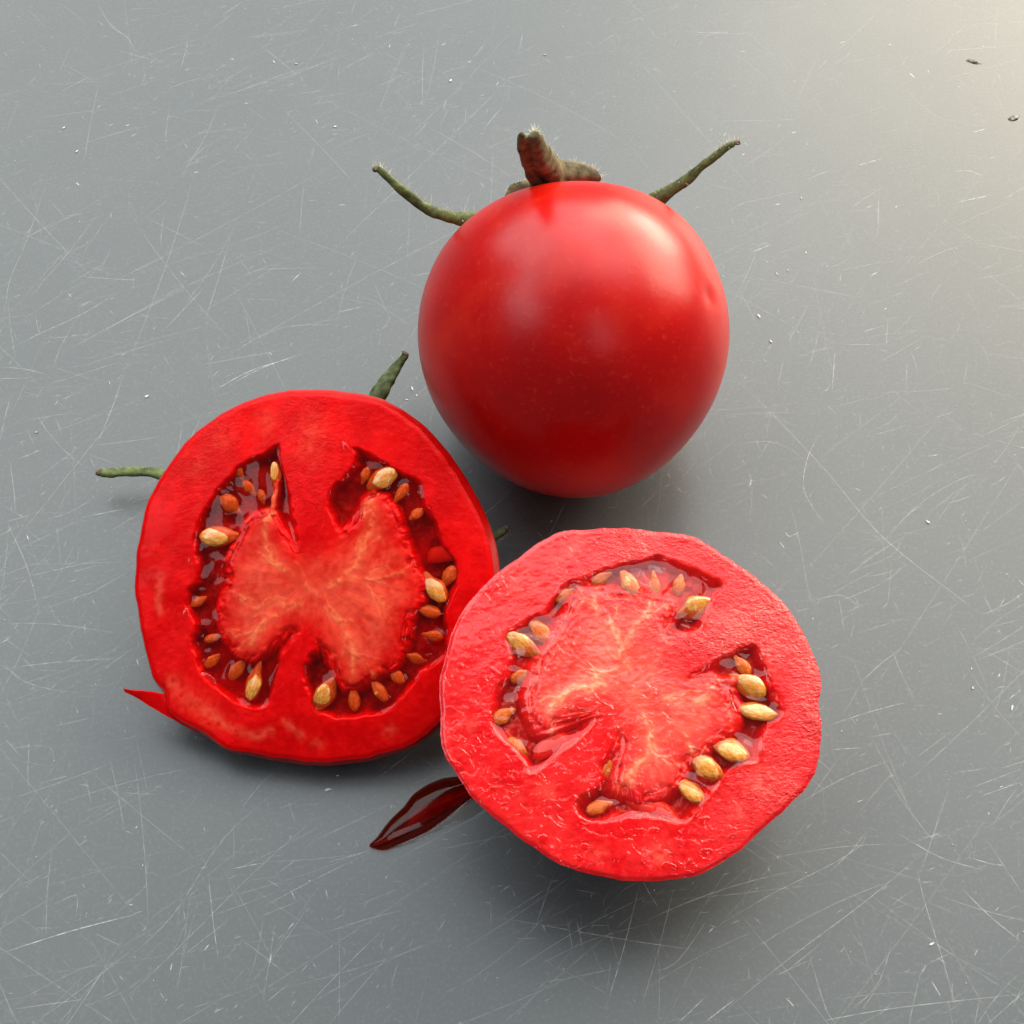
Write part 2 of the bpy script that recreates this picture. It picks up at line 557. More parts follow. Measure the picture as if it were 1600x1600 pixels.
def build_scratches():
    rb = Ribbons()
    # scratches that can be told apart in the photograph (photo pixels turned into table positions)
    traced = [
        ([(0, 1490), (110, 1455), (215, 1428)], 1.7, 0.75), ([(325, 1360), (333, 1440), (342, 1503)], 1.3, 0.6),
        ([(185, 1510), (270, 1430), (350, 1310), (450, 1220)], 1.2, 0.40), ([(160, 1595), (290, 1470), (400, 1360), (520, 1255)], 1.2, 0.35),
        ([(405, 1420), (480, 1380), (580, 1330)], 1.2, 0.4), ([(360, 1358), (412, 1348)], 1.4, 0.65),
        ([(510, 1348), (575, 1330)], 1.2, 0.55), ([(20, 1577), (140, 1560)], 1.3, 0.45), ([(93, 1408), (120, 1400), (118, 1435)], 1.2, 0.5),
        ([(85, 1135), (145, 1121)], 1.2, 0.6), ([(55, 1225), (108, 1212)], 1.2, 0.45), ([(170, 1180), (184, 1240), (195, 1300)], 1.2, 0.45),
        ([(134, 1218), (143, 1255)], 1.4, 0.45), ([(450, 1250), (461, 1286)], 1.2, 0.5), ([(0, 1172), (45, 1166), (80, 1170), (82, 1200)], 1.6, 0.3),
        ([(300, 1380), (275, 1570)], 1.6, 0.18), ([(315, 1385), (290, 1480), (272, 1560)], 1.6, 0.18),
        ([(330, 613), (390, 580), (460, 558)], 1.7, 0.7), ([(0, 553), (65, 520), (130, 490), (180, 459)], 1.4, 0.55), ([(120, 482), (150, 466)], 1.3, 0.5),
        ([(255, 518), (290, 480), (320, 449)], 1.3, 0.5), ([(125, 432), (180, 436), (222, 438)], 1.3, 0.5), ([(362, 600), (410, 575), (478, 550)], 1.3, 0.6),
        ([(454, 442), (470, 426)], 1.8, 0.8), ([(528, 488), (570, 478)], 1.3, 0.6), ([(130, 260), (142, 190), (156, 120)], 1.2, 0.35),
        ([(5, 512), (15, 440), (40, 380), (75, 280)], 1.2, 0.4), ([(250, 390), (256, 330)], 1.2, 0.35), ([(280, 280), (320, 215), (340, 165)], 1.2, 0.4),
        ([(390, 58), (485, 46)], 1.2, 0.45), ([(345, 25), (380, 2)], 1.3, 0.5), ([(150, 0), (172, 38), (200, 60), (212, 82)], 2.0, 0.35),
        ([(50, 185), (130, 175), (175, 170)], 1.3, 0.3), ([(405, 528), (450, 510), (530, 507)], 1.2, 0.4),
        ([(0, 870), (60, 800), (140, 700), (200, 630)], 1.2, 0.35), ([(30, 717), (70, 700)], 1.5, 0.6), ([(35, 658), (110, 645)], 1.2, 0.45),
        ([(125, 809), (195, 795)], 1.5, 0.65), ([(0, 975), (80, 975), (190, 990)], 1.4, 0.4), ([(0, 1078), (100, 1048), (195, 1008)], 1.2, 0.3),
        ([(62, 814), (110, 800), (150, 775)], 1.2, 0.4), ([(15, 715), (22, 770), (24, 800)], 1.5, 0.4), ([(10, 815), (40, 880), (60, 950)], 1.6, 0.35),
        ([(110, 895), (155, 882)], 1.2, 0.55), ([(0, 910), (90, 890), (210, 862)], 1.2, 0.35), ([(0, 1030), (30, 1060), (70, 1075), (118, 1083)], 1.4, 0.4),
        ([(0, 690), (8, 650), (18, 618)], 1.2, 0.45), ([(0, 573), (40, 577), (75, 586)], 1.3, 0.5), ([(0, 1005), (15, 998)], 2.0, 0.6),
        # right of the front half
        ([(1290, 1135), (1360, 1112), (1425, 1095)], 1.2, 0.6), ([(1240, 1260), (1320, 1215), (1400, 1185)], 1.2, 0.5), ([(1290, 1172), (1350, 1168)], 1.3, 0.6),
        ([(1360, 1152), (1395, 1145)], 1.5, 0.6), ([(1100, 1460), (1200, 1400), (1300, 1350), (1345, 1320), (1355, 1298)], 1.1, 0.5),
        ([(1295, 1363), (1330, 1330), (1353, 1300)], 1.2, 0.5), ([(1180, 1345), (1300, 1325), (1400, 1318)], 1.2, 0.4),
        ([(1120, 1590), (1230, 1500), (1350, 1410), (1440, 1335)], 1.4, 0.45), ([(1400, 1300), (1470, 1340), (1540, 1360)], 1.8, 0.45),
        ([(1430, 1345), (1445, 1410), (1470, 1490), (1500, 1595)], 1.3, 0.45), ([(1270, 1598), (1400, 1575), (1600, 1553)], 1.5, 0.5),
        ([(1515, 1340), (1550, 1350), (1570, 1352)], 1.5, 0.6), ([(1500, 1385), (1545, 1430), (1600, 1475)], 1.5, 0.45),
        ([(1455, 1532), (1470, 1557)], 1.8, 0.8), ([(1440, 1520), (1448, 1507)], 2.0, 0.6), ([(1228, 1559), (1241, 1573)], 2.0, 0.8),
        ([(1100, 1598), (1150, 1560)], 2.0, 0.55), ([(1265, 1494), (1290, 1575), (1305, 1598)], 1.3, 0.45), ([(1215, 1523), (1265, 1500)], 1.2, 0.5),
        ([(1395, 1470), (1370, 1540), (1320, 1585)], 1.4, 0.35), ([(1380, 1530), (1345, 1580)], 1.4, 0.35), ([(1515, 1232), (1600, 1200)], 1.3, 0.5),
        ([(1530, 1245), (1600, 1220)], 1.3, 0.5), ([(1540, 1310), (1570, 1355), (1600, 1400)], 1.3, 0.35), ([(1360, 1150), (1390, 1205), (1430, 1280)], 1.6, 0.25),
        ([(1580, 1000), (1565, 1080), (1550, 1120)], 1.3, 0.3), ([(1315, 1120), (1345, 1070)], 1.2, 0.35), ([(1430, 1185), (1490, 1140)], 1.2, 0.35),
        # bottom middle
        ([(760, 1430), (900, 1455), (1000, 1472), (1100, 1486)], 1.1, 0.6), ([(1000, 1378), (975, 1480), (945, 1580)], 1.1, 0.65), ([(1055, 1378), (1030, 1480), (1000, 1580)], 1.6, 0.3),
        ([(780, 1532), (900, 1455), (1020, 1395)], 1.2, 0.4), ([(820, 1520), (920, 1470), (1030, 1440)], 1.1, 0.35), ([(785, 1432), (860, 1385)], 1.1, 0.4),
        ([(1060, 1598), (1100, 1560)], 1.5, 0.6), ([(685, 1455), (696, 1437)], 1.6, 0.6), ([(900, 1390), (940, 1398)], 1.3, 0.5),
        ([(805, 1467), (842, 1466)], 1.3, 0.4), ([(920, 1446), (950, 1446)], 1.3, 0.4), ([(1110, 1430), (1060, 1500), (1020, 1520)], 1.1, 0.4),
        ([(885, 1430), (898, 1500)], 2.0, 0.25), ([(900, 1432), (912, 1490)], 2.0, 0.25), ([(920, 1470), (945, 1527)], 1.5, 0.25),
        # right
        ([(1305, 547), (1300, 610)], 1.4, 0.7), ([(1268, 550), (1305, 542)], 1.5, 0.6), ([(1345, 520), (1382, 508)], 1.5, 0.6),
        ([(1285, 672), (1262, 715), (1257, 768), (1290, 820)], 1.3, 0.6), ([(1155, 590), (1210, 650), (1290, 735), (1380, 840), (1500, 935), (1535, 962)], 1.8, 0.4),
        ([(1380, 845), (1440, 785), (1510, 745), (1550, 745)], 1.1, 0.45), ([(1530, 963), (1570, 945), (1600, 925)], 1.3, 0.55), ([(1560, 950), (1570, 935)], 1.4, 0.5),
        ([(1170, 820), (1175, 765), (1167, 730)], 1.2, 0.4), ([(1230, 770), (1250, 850), (1262, 920), (1270, 950)], 1.4, 0.35), ([(1250, 945), (1310, 930), (1340, 945), (1330, 925)], 1.2, 0.5),
        ([(1310, 930), (1320, 990)], 1.2, 0.5), ([(1180, 860), (1215, 890)], 1.3, 0.4), ([(1227, 830), (1234, 838), (1255, 828)], 1.6, 0.7), ([(1217, 845), (1226, 857)], 1.8, 0.9),
        ([(1175, 748), (1170, 762)], 2.2, 0.95), ([(1450, 713), (1468, 710)], 1.6, 0.9), ([(1417, 560), (1416, 618)], 1.2, 0.4), ([(1290, 630), (1308, 650)], 1.2, 0.6),
        ([(1310, 900), (1390, 870), (1410, 840)], 1.2, 0.35), ([(1300, 945), (1380, 910), (1415, 880)], 1.2, 0.4), ([(1150, 695), (1200, 690), (1240, 705), (1265, 730)], 1.3, 0.4),
        # dark against the bright glare
        ([(1338, 259), (1378, 248)], 1.8, 0.8), ([(1496, 316), (1548, 305)], 1.8, 0.9), ([(1520, 207), (1544, 200)], 2.2, 0.8), ([(1170, 396), (1207, 381)], 1.6, 0.7),
        ([(1352, 326), (1368, 318)], 2.0, 0.6), ([(1358, 432), (1372, 425)], 2.2, 0.7), ([(1488, 268), (1515, 267), (1538, 277)], 1.6, 0.7), ([(1395, 120), (1460, 180), (1540, 198)], 1.2, 0.3),
        ([(1560, 0), (1553, 90)], 1.2, 0.5), ([(1470, 80), (1600, 70)], 1.2, 0.5), ([(1455, 90), (1530, 20)], 1.2, 0.4), ([(1300, 88), (1350, 40), (1385, 5)], 1.2, 0.35), ([(1420, 113), (1430, 122)], 2.4, 0.9),
    ]
    for pts, w, a in traced:
        p = catmull(tpx(pts), 6)
        rb.add(p, 0.0076 * w, a * 0.85)
    # fine hairlines
    for i in range(7000):
        x, y = rng.uniform(-13, 13), rng.uniform(0, 26)
        if vnoise(np.array([[x, y]]), 0.35, 3)[0] + 0.35 < rng.uniform(-0.5, 0.9):
            continue
        L = min(0.25 + rng.exponential(0.9), 6)
        base = rng.choice([28, 34, 70, 100, 135, 8], p=[0.30, 0.22, 0.14, 0.10, 0.12, 0.12])
        ang = math.radians(base + rng.normal(0, 14))
        rb.add(arc(x, y, L, ang, rng.normal(0, 0.10), 8), rng.uniform(0.006, 0.014), 0.03 + 0.32 * rng.random() ** 3)
    # long faint ones
    for i in range(230):
        x, y = rng.uniform(-13, 13), rng.uniform(0, 26)
        ang = math.radians(rng.choice([30, 38, 105, 140]) + rng.normal(0, 12))
        rb.add(arc(x, y, rng.uniform(3, 9), ang, rng.normal(0, 0.07), 16), rng.uniform(0.008, 0.018), 0.03 + 0.18 * rng.random() ** 2)
    # fans of cuts crossing in one spot
    for cx, cy in ((1115, 1400), (1455, 1310), (1205, 645), (600, 480), (150, 420), (230, 1240), (1380, 845), (60, 880), (420, 1500)):
        c = on_height(cx, cy, 0.0)
        for i in range(5):
            ang = rng.uniform(0, math.pi)
            L = rng.uniform(0.6, 2.6)
            off = rng.uniform(-0.35, 0.35) * L
            rb.add(arc(c[0] + off * math.cos(ang), c[1] + off * math.sin(ang), L, ang, rng.normal(0, 0.05), 8), rng.uniform(0.006, 0.011), rng.uniform(0.08, 0.30))
    # short nicks, many in one direction
    for i in range(5000):
        x, y = rng.uniform(-13, 13), rng.uniform(0, 26)
        if vnoise(np.array([[x, y]]), 0.25, 9)[0] + 0.4 < rng.uniform(-0.6, 0.9):
            continue
        ang = math.radians(rng.choice([32, 40, 120]) + rng.normal(0, 22))
        a = rng.uniform(0.10, 0.40) if rng.random() < 0.94 else rng.uniform(0.6, 0.95)
        rb.add(arc(x, y, rng.uniform(0.03, 0.20), ang, rng.normal(0, 0.15), 4), rng.uniform(0.008, 0.017), a)
    return rb.build("scratch", M_SCR, TABLE)


build_scratches()


def blob_mesh(name, centre, rx, ry, rz, ang, mat, seed, n=12, m=8, origin=(0, 0, 0), rough=0.25):
    v, f = [], []
    for j in range(m + 1):
        ph = math.pi * j / m
        for i in range(n):
            th = 2 * math.pi * i / n
            v.append((math.sin(ph) * math.cos(th), math.sin(ph) * math.sin(th), math.cos(ph)))
    v = np.array(v)
    v = v * (1 + rough * fbm(v, 1.7, seed, 2))[:, None]
    v *= np.array([rx, ry, rz])
    c, s = math.cos(ang), math.sin(ang)
    v = np.column_stack([v[:, 0] * c - v[:, 1] * s, v[:, 0] * s + v[:, 1] * c, v[:, 2]]) + np.asarray(centre)
    for j in range(m):
        for i in range(n):
            f.append((j * n + i, (j + 1) * n + i, (j + 1) * n + (i + 1) % n, j * n + (i + 1) % n))
    return make_mesh(name, v, f, mat, True, None, None, origin)


def build_dust():
    vs, fs = [], []
    spots = [(428, 97, 0.07, 0.03, 120), (463, 100, 0.06, 0.02, -10), (704, 126, 0.05, 0.04, 70), (851, 86, 0.04, 0.03, 0), (1185, 494, 0.07, 0.04, 120),
             (1204, 534, 0.07, 0.04, 115), (1214, 428, 0.05, 0.02, 115), (1231, 423, 0.05, 0.02, 115), (1259, 395, 0.03, 0.02, 80), (644, 608, 0.07, 0.03, 110),
             (651, 618, 0.05, 0.025, 100), (636, 625, 0.04, 0.03, 0), (229, 620, 0.05, 0.04, 20), (57, 676, 0.04, 0.03, 0), (1450, 816, 0.06, 0.04, 120),
             (512, 1234, 0.08, 0.04, 0), (527, 1212, 0.05, 0.02, 0), (1252, 310, 0.04, 0.03, 90), (1581, 1108, 0.08, 0.025, 70), (1520, 1075, 0.05, 0.03, 100),
             (1518, 1045, 0.04, 0.02, 80), (1456, 1475, 0.07, 0.025, 30), (120, 237, 0.07, 0.03, 65), (100, 200, 0.06, 0.03, 40), (524, 198, 0.06, 0.03, 20)]
    for i in range(150):
        spots.append((rng.uniform(-50, 1650), rng.uniform(-50, 1650), rng.uniform(0.008, 0.022), rng.uniform(0.006, 0.014), rng.uniform(0, 180)))
    for k, (px, py, a, b, ang) in enumerate(spots):
        c = on_height(px, py, 0.0)
        n = 7
        base = len(vs)
        th0 = math.radians(ang)
        h = min(a, b) * 0.35
        a, b = a * 0.72, b * 0.6
        rr = 1 + 0.45 * rng.uniform(-1, 1, n)
        for z, s in ((0.006, 1.0), (0.006 + h, 0.7)):
            for i in range(n):
                th = 2 * math.pi * i / n
                x, y = a * rr[i] * s * math.cos(th), b * rr[i] * s * math.sin(th)
                vs.append((c[0] + x * math.cos(th0) - y * math.sin(th0), c[1] + x * math.sin(th0) + y * math.cos(th0), z))
        for i in range(n):
            fs.append((base + i, base + (i + 1) % n, base + n + (i + 1) % n, base + n + i))
        fs.append(tuple(base + n + i for i in range(n)))
        fs.append(tuple(base + n - 1 - i for i in range(n)))
    me = make_mesh("dust", np.array(vs), fs, M_DUST, False)
    o = link("dust", me, None, "white specks of dust and fluff scattered on the grey table", "stuff")


build_dust()
for px, py, a, b, ang in ((1522, 97, 0.14, 0.045, -20), (1585, 184, 0.12, 0.06, 25)):
    c = on_height(px, py, 0.0)
    link("paint_chip", blob_mesh("paint_chip", (c[0], c[1], 0.008), a, b, 0.012, math.radians(ang), M_CHIP, int(px), rough=0.6), TABLE)


# ---------------------------------------------------------------- generic plant parts
def tube(path, radii, n=12, squash=1.0, noise=0.0, nscale=3.0, seed=0, up=(0, 0, 1), groove=0.0):
    """verts, faces of a closed tapered tube; squash < 1 flattens it along its up direction"""
    path = np.asarray(path, float)
    radii = np.asarray(radii, float)
    m = len(path)
    t = np.gradient(path, axis=0)
    t /= np.linalg.norm(t, axis=1)[:, None]
    upv = np.asarray(up, float)
    v, f = [], []
    for i in range(m):
        s = np.cross(t[i], upv)
        s /= np.linalg.norm(s) + 1e-9
        w = np.cross(s, t[i])
        for k in range(n):
            a = 2 * math.pi * k / n
            gr = 1 - groove * max(0.0, math.sin(a)) ** 6
            v.append(path[i] + radii[i] * gr * (math.cos(a) * s + squash * math.sin(a) * w))
    v = np.array(v)
    if noise:
        nd = fbm(v, nscale, seed, 3)
        ctr = np.repeat(path, n, axis=0)
        v = ctr + (v - ctr) * (1 + noise * nd)[:, None]
    for i in range(m - 1):
        for k in range(n):
            f.append((i * n + k, i * n + (k + 1) % n, (i + 1) * n + (k + 1) % n, (i + 1) * n + k))
    v = np.vstack([v, path[:1], path[-1:]])
    for k in range(n):
        f.append((m * n, (k + 1) % n, k))
        f.append((m * n + 1, (m - 1) * n + k, (m - 1) * n + (k + 1) % n))
    return v, f


def hairs(paths_radii, count, length, seed, origin, parent, up=(0, 0, 1), only_up=True, thick=0.0034):
    r = np.random.default_rng(seed)
    vs, fs = [], []
    for path, radii in paths_radii:
        path = np.asarray(path, float)
        m = len(path)
        for _ in range(count):
            i = r.integers(0, m - 1)
            u = r.random()
            p = path[i] * (1 - u) + path[i + 1] * u
            rad = radii[i] * (1 - u) + radii[i + 1] * u
            d = r.normal(0, 1, 3)
            if only_up:
                d = d * 0.65 + np.asarray(up) * 1.1
            t = path[i + 1] - path[i]
            t /= np.linalg.norm(t)
            d -= t * (d @ t) * 0.7
            d /= np.linalg.norm(d)
            a = p + d * rad * 0.8
            L = length * r.uniform(0.4, 1.2)
            bend = r.normal(0, 0.25, 3) * L
            s = np.cross(d, r.normal(0, 1, 3))
            s /= np.linalg.norm(s)
            q = np.cross(d, s)
            b = len(vs)
            mid = a + d * L * 0.55 + bend * 0.3
            end = a + d * L + bend
            for c, w in ((a, thick), (mid, thick * 0.7)):
                for ang in (0, 2.094, 4.189):
                    vs.append(c + w * (math.cos(ang) * s + math.sin(ang) * q))
            vs.append(end)
            for k in range(3):
                k2 = (k + 1) % 3
                fs.append((b + k, b + k2, b + 3 + k2, b + 3 + k))
                fs.append((b + 3 + k, b + 3 + k2, b + 6))
    me = make_mesh("hair", np.array(vs), fs, M_HAIR, False, None, None, origin)
    return link("hair", me, parent, None, "stuff")


def sepal(path, radii, parent, origin, seed, hair=0, tip_dry=True, squash=0.55, label=None, up=(0, 0, 1), hlen=0.10):
    p = catmull(path, 8)
    r = np.interp(np.linspace(0, 1, len(p)), np.linspace(0, 1, len(radii)), radii)
    cut = len(p) - 5 if tip_dry else len(p)
    v, f = tube(p[:cut], r[:cut], 14, squash, 0.22, 5.0, seed, up, 0.25)
    o = link("sepal", make_mesh("sepal", v, f, M_GREEN, True, None, None, origin), parent, label)
    if tip_dry:
        v, f = tube(p[cut - 1:], np.maximum(r[cut - 1:], 0.012) * 1.05, 10, 0.7, 0.35, 9.0, seed + 3, up)
        link("dried_tip", make_mesh("dried_tip", v, f, M_DRY, True, None, None, origin), o)
    if hair:
        hairs([(p, r)], hair, hlen, seed + 50, origin, o, (0, 0.5, 0.85))
    return o


# ---------------------------------------------------------------- whole tomato
def build_whole():
    depth = 22.9
    for _ in range(6):
        ctr = at_depth(897, 532, depth)
        Rr = 243.0 * depth / FPX * 0.992
        # keep it standing on the table
        need = ctr[2] - Rr * 0.985
        depth += need / abs(ray(897, 532)[2])
    ax = (-0.06 * R_ + 1.0 * U_ + 0.10 * F_)
    ax /= np.linalg.norm(ax)
    sx = np.cross(ax, F_)
    sx /= np.linalg.norm(sx)
    sy = np.cross(ax, sx)
    NT, NP = 220, 150
    th = np.linspace(0, 2 * math.pi, NT, endpoint=False)
    ph = np.linspace(0, math.pi, NP + 1)
    PH, TH = np.meshgrid(ph, th, indexing='ij')
    r = np.ones_like(PH) * Rr
    r *= 1 + 0.022 * np.cos(PH) * np.sin(PH) ** 2
    r *= 1 + (0.009 * np.cos(2 * TH + 0.6) + 0.009 * np.cos(3 * TH + 1.3) + 0.006 * np.cos(5 * TH)) * np.sin(PH) ** 2 * (0.6 + 0.4 * np.cos(PH))
    r *= 1 + 0.020 * np.exp(-((PH - 0.85) / 0.38) ** 2) - 0.012 * np.exp(-((PH - 2.3) / 0.5) ** 2)
    r *= 1 - 0.075 * np.exp(-(PH / 0.26) ** 2)
    r *= 1 + 0.014 * np.exp(-((math.pi - PH) / 0.30) ** 2)
    r *= 1 + 0.012 * np.cos(PH) ** 2
    d = (np.sin(PH) * np.cos(TH))[..., None] * sx + (np.sin(PH) * np.sin(TH))[..., None] * sy + np.cos(PH)[..., None] * ax
    V = (ctr + r[..., None] * d).reshape(-1, 3)
    # shallow dent near the right shoulder and faint unevenness
    rd = ray(1108, 462)
    rd = rd / np.linalg.norm(rd)
    oc = C_ - ctr
    bq = oc @ rd
    t = -bq - math.sqrt(max(bq * bq - (oc @ oc - Rr * Rr), 0))
    dent = C_ + rd * t
    dd = np.linalg.norm(V - dent, axis=1)
    dirs = (V - ctr) / np.linalg.norm(V - ctr, axis=1)[:, None]
    V = V - dirs * (0.035 * np.exp(-(dd / 0.16) ** 2) + 0.010 * fbm(V, 0.9, 5, 2))[:, None]
    V[:, 2] += -V[:, 2].min() + 0.0
    tint = 0.55 * np.exp(-((math.pi - PH) / 0.07) ** 2).ravel() * (0.6 + 0.4 * fbm(V, 14, 3, 2))
    tint = np.clip(tint, 0, 1)
    F = []
    for j in range(NP):
        a = j * NT
        b = a + NT
        for i in range(NT):
            i2 = (i + 1) % NT
            if j == 0:
                F.append((a + i, b + i, b + i2))
            elif j == NP - 1:
                F.append((a + i, b + i, a + i2))
            else:
                F.append((a + i, b + i, b + i2, a + i2))
    org = np.array([ctr[0], ctr[1], 0.0])
    T = thing("whole_tomato", org, "uncut round red tomato with a dry stem and green sepals", "tomato")
    link("skin", make_mesh("skin", V, F, M_SKIN, True, None, {"tint": tint}, org), T)

    # calyx: photo pixels at the depth of the stem end
    D0 = depth

    def zp(zx, zy, dz):
        return at_depth(780 + zx * 0.1313, 190 + zy * 0.1313, D0 + dz)
    k = 0.1313 * D0 / FPX
    vs, fs = [], []

    def lobe(pts, rad, squash, seed):
        nonlocal vs, fs
        p = catmull([zp(*q) for q in pts], 7)
        rr = np.interp(np.linspace(0, 1, len(p)), np.linspace(0, 1, len(rad)), rad) * k
        v, f = tube(p, rr, 22, squash, 0.13, 5.0, seed, F_)
        b = len(vs)
        vs += list(v)
        fs += [tuple(q + b for q in ff) for ff in f]
        return p, rr
    h = []
    h.append(lobe([(275, 145, -2.44), (268, 200, -2.24), (275, 300, -1.85), (320, 430, -1.32), (385, 590, -0.73), (450, 740, -0.29), (470, 830, -0.03)], [32, 56, 66, 74, 90, 92, 60], 0.8, 4))
    h.append(lobe([(425, 150, -2.31), (430, 200, -2.11), (465, 330, -1.52), (540, 470, -0.86), (620, 590, -0.26), (680, 690, 0.15)], [55, 92, 122, 158, 185, 150], 0.8, 9))
    h.append(lobe([(540, 600, -0.10), (700, 590, 0.05), (860, 595, 0.18), (1010, 608, 0.26), (1130, 645, 0.30), (1215, 700, 0.36)], [140, 146, 132, 108, 80, 24], 0.7, 14))
    S = link("stem", make_mesh("stem", np.array(vs), fs, M_BROWN, True, None, None, org), T, "brown dried forked stem stub")
    rm = S.modifiers.new("merge", 'REMESH')
    rm.mode = 'VOXEL'
    rm.voxel_size = 0.00022
    rm.use_smooth_shade = True
    sm = S.modifiers.new("soften", 'SMOOTH')
    sm.factor = 0.6
    sm.iterations = 8
    hairs([h[1], h[2]], 130, 0.10, 3, org, S, U_)
    p = catmull([zp(400, 760, 0.25), (zp(300, 775, 0.25)), zp(200, 810, 0.27), zp(120, 860, 0.30), zp(75, 910, 0.36)], 6)
    rr = np.interp(np.linspace(0, 1, len(p)), [0, .3, .7, 1], [78, 72, 62, 18]) * k
    v, f = tube(p, rr, 16, 0.7, 0.3, 7.0, 21, F_)
    o = link("sepal_stub", make_mesh("sepal_stub", v, f, M_BROWN, True, None, None, org), T)
    hairs([(p, rr)], 24, 0.10, 8, org, o, U_)
    kp = D0 / FPX
    # left long sepal, curling upwards
    pts = [(872, 300, 0.6), (830, 322, 0.75), (780, 338, 0.8), (740, 343, 0.75), (700, 338, 0.62), (660, 321, 0.45), (625, 295, 0.30), (600, 272, 0.2), (588, 263, 0.15), (585, 268, 0.12)]
    sepal([at_depth(x, y, D0 + z) for x, y, z in pts], np.array([9, 10, 10.5, 10, 9, 8.5, 7.5, 6, 4.5, 2.5]) * kp, T, org, 31, 110, True, 0.6, None, F_, 0.14)
    # right long sepal
    pts = [(900, 305, 0.6), (960, 316, 0.8), (1010, 318, 0.85), (1040, 303, 0.75), (1070, 283, 0.65), (1100, 258, 0.5), (1125, 238, 0.4), (1140, 227, 0.35), (1156, 222, 0.35)]
    sepal([at_depth(x, y, D0 + z) for x, y, z in pts], np.array([9, 11, 12.5, 11, 9, 7, 5.5, 5, 3]) * kp, T, org, 37, 90, True, 0.55, None, F_, 0.13)
    return ctr


WHOLE = build_whole()


# ---------------------------------------------------------------- cut halves
def seed_mesh(seed):
    n, m = 18, 12
    v, f = [], []
    for j in range(m + 1):
        phi = math.pi * j / m
        for i in range(n):
            th = 2 * math.pi * i / n
            x = -math.cos(phi)
            s = math.sin(phi)
            taper = 1 - 0.42 * max(0.0, x) ** 1.3
            v.append((x * (1.0 + (0.16 if x > 0.8 else 0)), s * math.cos(th) * taper, s * math.sin(th) * taper))
    v = np.array(v)
    v = v * (1 + 0.13 * fbm(v, 1.6, seed, 2))[:, None]
    for j in range(m):
        for i in range(n):
            f.append((j * n + i, j * n + (i + 1) % n, (j + 1) * n + (i + 1) % n, (j + 1) * n + i))
    me = bpy.data.meshes.new("seed")
    me.from_pydata((v * CM).tolist(), [], f)
    me.polygons.foreach_set("use_smooth", [True] * len(me.polygons))
    me.materials.append(M_SEED)
    return me


SEEDS = [seed_mesh(s) for s in (1, 5, 9, 12)]


class Plane:
    def __init__(self, px, py, h, tilt_cam, tilt_side):
        self.O = on_height(px, py, h)
        n = np.array([math.sin(math.radians(tilt_side)), -math.sin(math.radians(tilt_cam)), 0.0])
        n[2] = math.sqrt(1 - n @ n)
        self.n = n
        e1 = R_ - (R_ @ n) * n
        self.e1 = e1 / np.linalg.norm(e1)
        self.e2 = np.cross(n, self.e1)

    def uv(self, px, py):
        d = ray(px, py)
        t = ((self.O - C_) @ self.n) / (d @ self.n)
        q = C_ + d * t - self.O
        return np.array([q @ self.e1, q @ self.e2])

    def xyz(self, ab, h=0.0):
        ab = np.atleast_2d(ab)
        return self.O + ab[:, :1] * self.e1 + ab[:, 1:2] * self.e2 + np.asarray(h).reshape(-1, 1) * self.n


